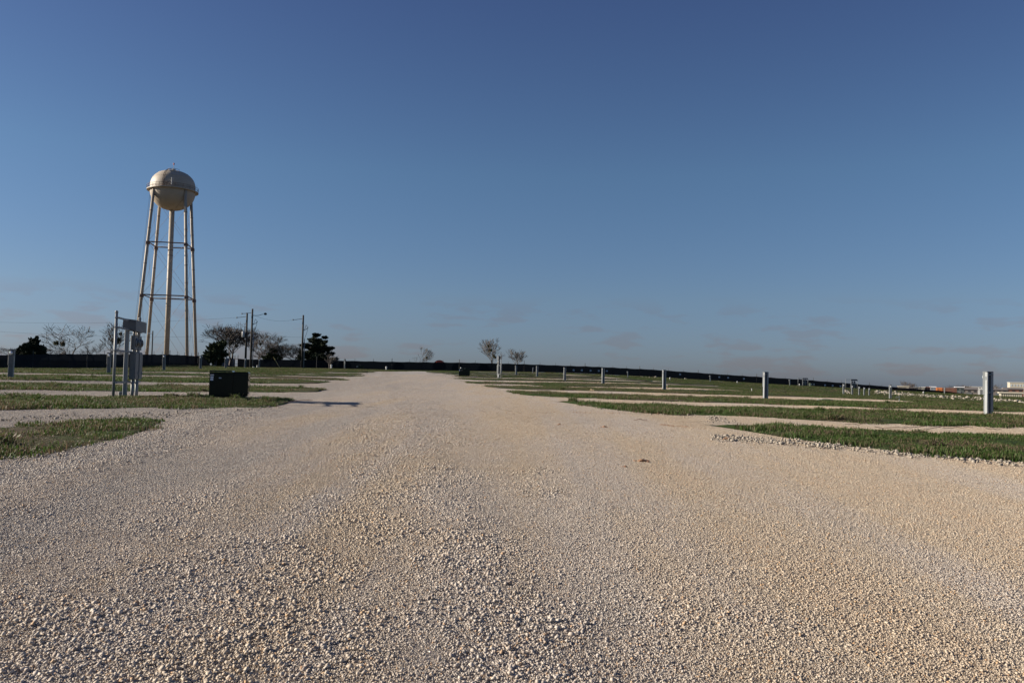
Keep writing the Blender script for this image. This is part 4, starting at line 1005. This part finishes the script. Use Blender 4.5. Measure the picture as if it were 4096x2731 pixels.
evergreen(122, 112, 1345, 118, 'dark spiky bushy evergreen at the far left above the black fence', 3,
          [(0, .35, .34, .8), (-.28, .42, .20, .8), (.28, .42, .22, .8), (-.15, .6, .16, 1), (.14, .72, .15, 1.3), (.18, .88, .06, 1.6), (-.05, .62, .14, 1), (.38, .56, .1, 1), (-.38, .35, .12, .7), (.02, .12, .3, .8), (-.25, .68, .07, 1.2)], M['cedar'], 300, .14)
evergreen(866, 150, 1368, 92, 'dark green live oak bush growing in the fence gap right of the water tower', 5,
          [(0, .5, .34, .9), (-.3, .45, .22, .9), (.3, .5, .2, .9), (.0, .8, .24, .8), (.25, .92, .14, .9), (-.25, .28, .2, 1), (.05, .22, .16, 1.4), (-.2, .7, .18, 1)], M['oak'], 260, .15, name='live_oak')
evergreen(1262, 165, 1330, 150, 'dark layered cedar with flat spreading boughs right of the single utility pole', 8,
          [(-.02, .5, .20, .5), (-.25, .62, .12, .4), (.12, .72, .13, .4), (-.08, .78, .14, .4), (.0, .92, .09, .5), (.22, .86, .06, .5), (.25, .55, .16, .4), (.35, .42, .10, .4), (.42, .24, .13, .35), (-.3, .38, .18, .4), (-.1, .3, .24, .5), (.15, .3, .2, .5), (-.38, .28, .10, .4), (.05, .62, .18, .4), (.52, .28, .07, .4), (-.05, .14, .2, .5), (.2, .1, .2, .5)], M['cedar'], 330, .16)
evergreen(1083, 178, 1385, 80, 'low dark evergreen half hidden among the brown brush between the utility poles', 12, [(0, .6, .25, .7), (-.25, .4, .22, .7), (.25, .45, .22, .7), (.1, .8, .15, .7)], M['oak'], 200, .17, name='live_oak')
bare_tree(300, 118, 1303, 160, 'leafless crooked tree with wide arching limbs right of the spiky evergreen', 21, 2, 7, spread=.75, up=.05)
bare_tree(432, 120, 1288, 125, 'leafless upright tree with mistletoe clumps behind the tall meter rack', 22, 4, 7, spread=.5)
bare_tree(924, 154, 1298, 190, 'large leafless tree with dense twiggy crown in the fence gap', 25, 3, 8, spread=.6, trunk=.26, nb=(2, 3))
bare_tree(1035, 176, 1330, 170, 'broad leafless tree behind the pair of utility poles', 27, 2, 8, spread=.65, m1='brushm', m2='brushm')
bare_tree(1160, 180, 1378, 130, 'low brown leafless tree left of the single utility pole', 28, 1, 8, spread=.7, m1='brushm', m2='brushm')
bare_tree(1110, 182, 1376, 170, 'low brown thicket of bare branches between the utility poles', 29, 0, 8, spread=.8, m1='brushm', m2='brushm')
bare_tree(1320, 158, 1415, 60, 'pale leafless sapling in front of the layered cedar', 30, 0, 6, m1='barkpale', m2='barkpale')
bare_tree(1694, 195, 1387, 72, 'pale wispy leafless tree above the far fence, left of the road centre line', 31, 1, 7, wind=(.5, 0), m1='barkpale', m2='barkpale', spread=.45)
bare_tree(1960, 190, 1355, 84, 'leafless tree with several dark mistletoe balls above the far fence', 32, 5, 7, spread=.5, m1='bark', m2='barkpale')
bare_tree(2067, 195, 1396, 68, 'small rounded leafless tree above the far fence right of the mistletoe tree', 33, 0, 7, spread=.6, m1='bark', m2='barkpale')
for (u, D, vt, wpx, sd, lb) in ((20, 130, 1390, 110, 41, 'low bare shrub above the fence at the left picture edge'), (200, 140, 1392, 120, 42, 'low bare shrub between the evergreen and the crooked tree'), (375, 140, 1372, 100, 43, 'bare shrub between the two left leafless trees'),
                         (510, 150, 1398, 90, 44, 'low bare shrub behind the meter rack cabinets'), (3625, 300, 1524, 60, 45, 'small leafless tree on the skyline beyond the right part of the fence'), (3660, 320, 1533, 45, 46, 'faint leafless shrub right of a similar skyline tree'), (3840, 400, 1540, 110, 47, 'low brown thicket beyond the orange container'), (3990, 420, 1537, 60, 48, 'leafless tree behind the long white building')):
    bare_tree(u, D, vt, wpx, lb, sd, 0, 7, spread=.8, up=.1, m1='brushm', m2='brushm', name='bare_shrub', group='bare shrubs and thickets')
evergreen(4060, 420, 1543, 28, 'dark round bush at the right edge beside the tall pale building', 50, [(0, .5, .3, 1), (-.2, .4, .2, 1), (.2, .4, .2, 1)], M['cedar'], 60, .3, name='round_bush')

# sheet metal gate in the fence gap
b = G(849, 156); e = G(952, 158); R = empty('sheet_metal_gate', b, 0, 'weathered grey corrugated sheet metal gate in the gap behind the live oak', 'gate')
n = 16
for i in range(n):
    p = b.lerp(e, (i + .5) / n) - b; p.z = tz(b.x + p.x, b.y + p.y) - b.z; MB().bev((p.x, .05 * (i % 2), p.z + .95), ((e - b).length / n * .96, .05, 1.62 + .05 * math.sin(i * 2)), .01).build('panel', M['corr'], R)
for t in (0, 1):
    p = b.lerp(e, t) - b; MB().tube((p.x, 0, -.1), (p.x, 0, 2.1), .07, .07, 8).build('gate_post', M['tpost'], R)
for z in (.5, 1.5): MB().tube((0, .1, z), ((e - b).x, .1 + (e - b).y, z), .04, .04, 6).build('rail', M['tpost'], R)
# cable drums behind the fence
def drum(u, D, vtop, rpx, mt, lb, rz):
    b = G(u, D); r = rpx / F * D; top = HT(u, vtop, b); R = empty('cable_drum', (b.x, b.y, b.z + top - 2 * r), rz, lb, 'cable drum', 'cable drums behind the fence')
    for y in (-.55, .55):
        f = MB().lathe([(r * .3, y - .05), (r, y - .05), (r, y + .05), (r * .3, y + .05)], 36, (0, 0, r), 'Y').build('flange', M[mt], R)
        for k in range(6):
            a = k * math.pi / 3; MB().tube((r * .3 * math.cos(a), -y * 1.1, r + r * .3 * math.sin(a)), (r * .95 * math.cos(a), -y * 1.1, r + r * .95 * math.sin(a)), .05, .05, 4).build('spoke', M[mt], f)
    MB().lathe([(r * .62, -.5), (r * .62, .5)], 28, (0, 0, r), 'Y').build('cable_winding', M['black'], R)
drum(1757, 176, 1440, 26, 'redreel', 'red rimmed cable drum showing above the far black fence', .05)
drum(1595, 176, 1448, 22, 'reel', 'black cable drum just above the fence left of the red one', .1)
drum(1378, 172, 1443, 26, 'reel', 'black cable drum behind the fence beside the small distant rack', 0)
drum(1318, 172, 1442, 27, 'reel', 'black cable drum behind the fence at the foot of the layered cedar', .2)
drum(1828, 180, 1452.5, 22, 'reel', 'black cable drum right of the red one, barely above the fence', .1)
drum(1936, 180, 1455, 24, 'reel', 'black cable drum behind the fence below the mistletoe tree', .1)

# ---------------------------------------------------------------- distant town at the right
def block(name, u0, u1, v0, v1, D, wall, label, cat, roof=None, doors=0, windows=0, depth=8, ribs=0, gable=False, rz=-.45, wm='window'):
    x0 = PP(u0, v1, D); x1 = PP(u1, v1, D); W = (x1.x - x0.x) * .98; zb = x0.z * .5 + x1.z * .5; H = PP((u0 + u1) / 2, v0, D).z - PP((u0 + u1) / 2, v1, D).z
    gz = tz((x0.x + x1.x) / 2, D + depth / 2); base = min(zb, gz)
    R = empty(name, ((x0.x + x1.x) / 2, D + depth / 2, gz), rz, label, cat); Hh = zb + H - gz
    body = MB().bev((0, 0, Hh / 2 - .15), (W, depth, Hh + .3), .06).build('walls', M[wall], R)
    if roof and not gable: MB().bev((0, 0, Hh + .1), (W + .5, depth + .5, .25), .05).build('roof', M[roof], R)
    if gable:
        g = MB(); w2, d2 = W / 2 + .4, depth / 2 + .5; rh = H * .45
        g.add([(-w2, -d2, Hh), (w2, -d2, Hh), (w2, d2, Hh), (-w2, d2, Hh), (-w2 * .9, 0, Hh + rh), (w2 * .9, 0, Hh + rh)], [(3, 2, 1, 0), (0, 1, 5, 4), (2, 3, 4, 5), (1, 2, 5), (3, 0, 4)]); g.build('roof', M[roof], R)
    for i in range(ribs): MB().box((-W / 2 + W * (i + .5) / ribs, -depth / 2 - .03, Hh / 2), (W / ribs * .4, .06, Hh * .94)).build('rib', M[wall], R)
    for i in range(doors): MB().box((-W / 2 + W * (i + .5) / doors, -depth / 2 - .08, Hh * .38), (W / doors * .35, .1, Hh * .7)).build('door', M['greybox'], R)
    for i in range(windows): MB().box((-W / 2 + W * (i + .5) / windows, -depth / 2 - .06, Hh - H * .45), (W / windows * .45, .12, H * .3)).build('window', M[wm], R)
    return R
block('storage_container', 4021, 4098, 1573, 1599, 150, 'cream', 'cream ribbed storage container with a door at the right picture edge', 'container', 'cream', 0, 0, 2.6, 10)
block('storage_container', 3753, 3776, 1550, 1562, 330, 'orange', 'bright orange container beyond the sagging fence', 'container', None, 0, 0, 3, 6)
block('storage_container', 3777, 3832, 1551, 1564, 340, 'rust', 'rusty brown container right of the bright orange one', 'container', None, 0, 0, 3, 12)
block('shed', 3834, 3866, 1549, 1566, 345, 'dkgreen', 'dark grey green shed with pale roof beyond the sagging fence', 'shed', 'sticker', 1, 2, 5)
block('trailer', 3667, 3706, 1549, 1558, 300, 'cream', 'pale box trailer behind the low fence, left of a red brown one', 'trailer', 'white', 0, 0, 3)
block('trailer', 3707, 3728, 1549, 1559, 302, 'rust', 'red brown box trailer between the pale trailer and a grey shed', 'trailer', 'rust', 0, 0, 3)
block('shed', 3732, 3752, 1548, 1562, 318, 'corr', 'grey ribbed shed left of the bright orange container', 'shed', 'sticker', 0, 0, 4, 4)
block('trailer', 3602, 3642, 1546, 1556, 290, 'cream', 'cream box trailer under the skyline tree', 'trailer', 'cream', 0, 0, 3)
block('warehouse', 3898, 4014, 1548, 1556, 520, 'white', 'long low white warehouse beyond the town roofs', 'building', 'white', 5, 12, 20)
block('warehouse', 4067, 4120, 1530, 1556, 480, 'cream', 'tall pale warehouse with white roof edge at the right picture edge', 'building', 'white', 0, 5, 14, 0, wm='bluewin')
for i, (a, c_, t, bt, D, lb) in enumerate(((3868, 3930, 1558, 1574, 360, 'wide brown roofed house left of the nearest right pedestal'), (3880, 3925, 1553, 1566, 430, 'small brown roofed house behind the wide one'), (3985, 4048, 1560, 1572, 370, 'brown roofed house right of the nearest right pedestal'), (4040, 4110, 1557, 1572, 400, 'brown roofed house below the tall pale warehouse'))):
    block('house', a, c_, t, bt, D, 'rust' if i % 2 else 'roofg', lb, 'house', 'roofg', 1, 3, 10, 0, True)
def car(u, D, lb, mt):
    b = G(u, D); b.z = tz(b.x, b.y); R = empty('parked_car', b, random.uniform(-.3, .3), lb, 'car', 'cars parked beyond the fence')
    m_ = MB(); sec = [(-2.1, .35), (-2.15, .8), (-1.3, .95), (-.8, 1.42), (.7, 1.42), (1.35, .95), (2.1, .85), (2.1, .35)]
    vs = [(x, -.85, z) for x, z in sec] + [(x, .85, z) for x, z in sec]; n = len(sec)
    m_.add(vs, [tuple(range(n)), tuple(range(2 * n - 1, n - 1, -1))] + [(i, n + i, n + (i + 1) % n, (i + 1) % n) for i in range(n)]); m_.build('body', M[mt], R)
    MB().box((-.05, -.86, 1.18), (1.5, .03, .3)).build('side_window', M['window'], R)
    for x in (-1.35, 1.35):
        for y in (-.82, .82): MB().lathe([(.32, -.1), (.32, .1)], 16, (x, y, .32), 'Y').build('wheel', M['black'], R)
car(4043, 300, 'white car parked among the distant houses near the right picture edge', 'white'); car(4068, 310, 'silver car parked right of the white one', 'galv'); car(3905, 330, 'red car parked beyond the sagging fence', 'redreel')
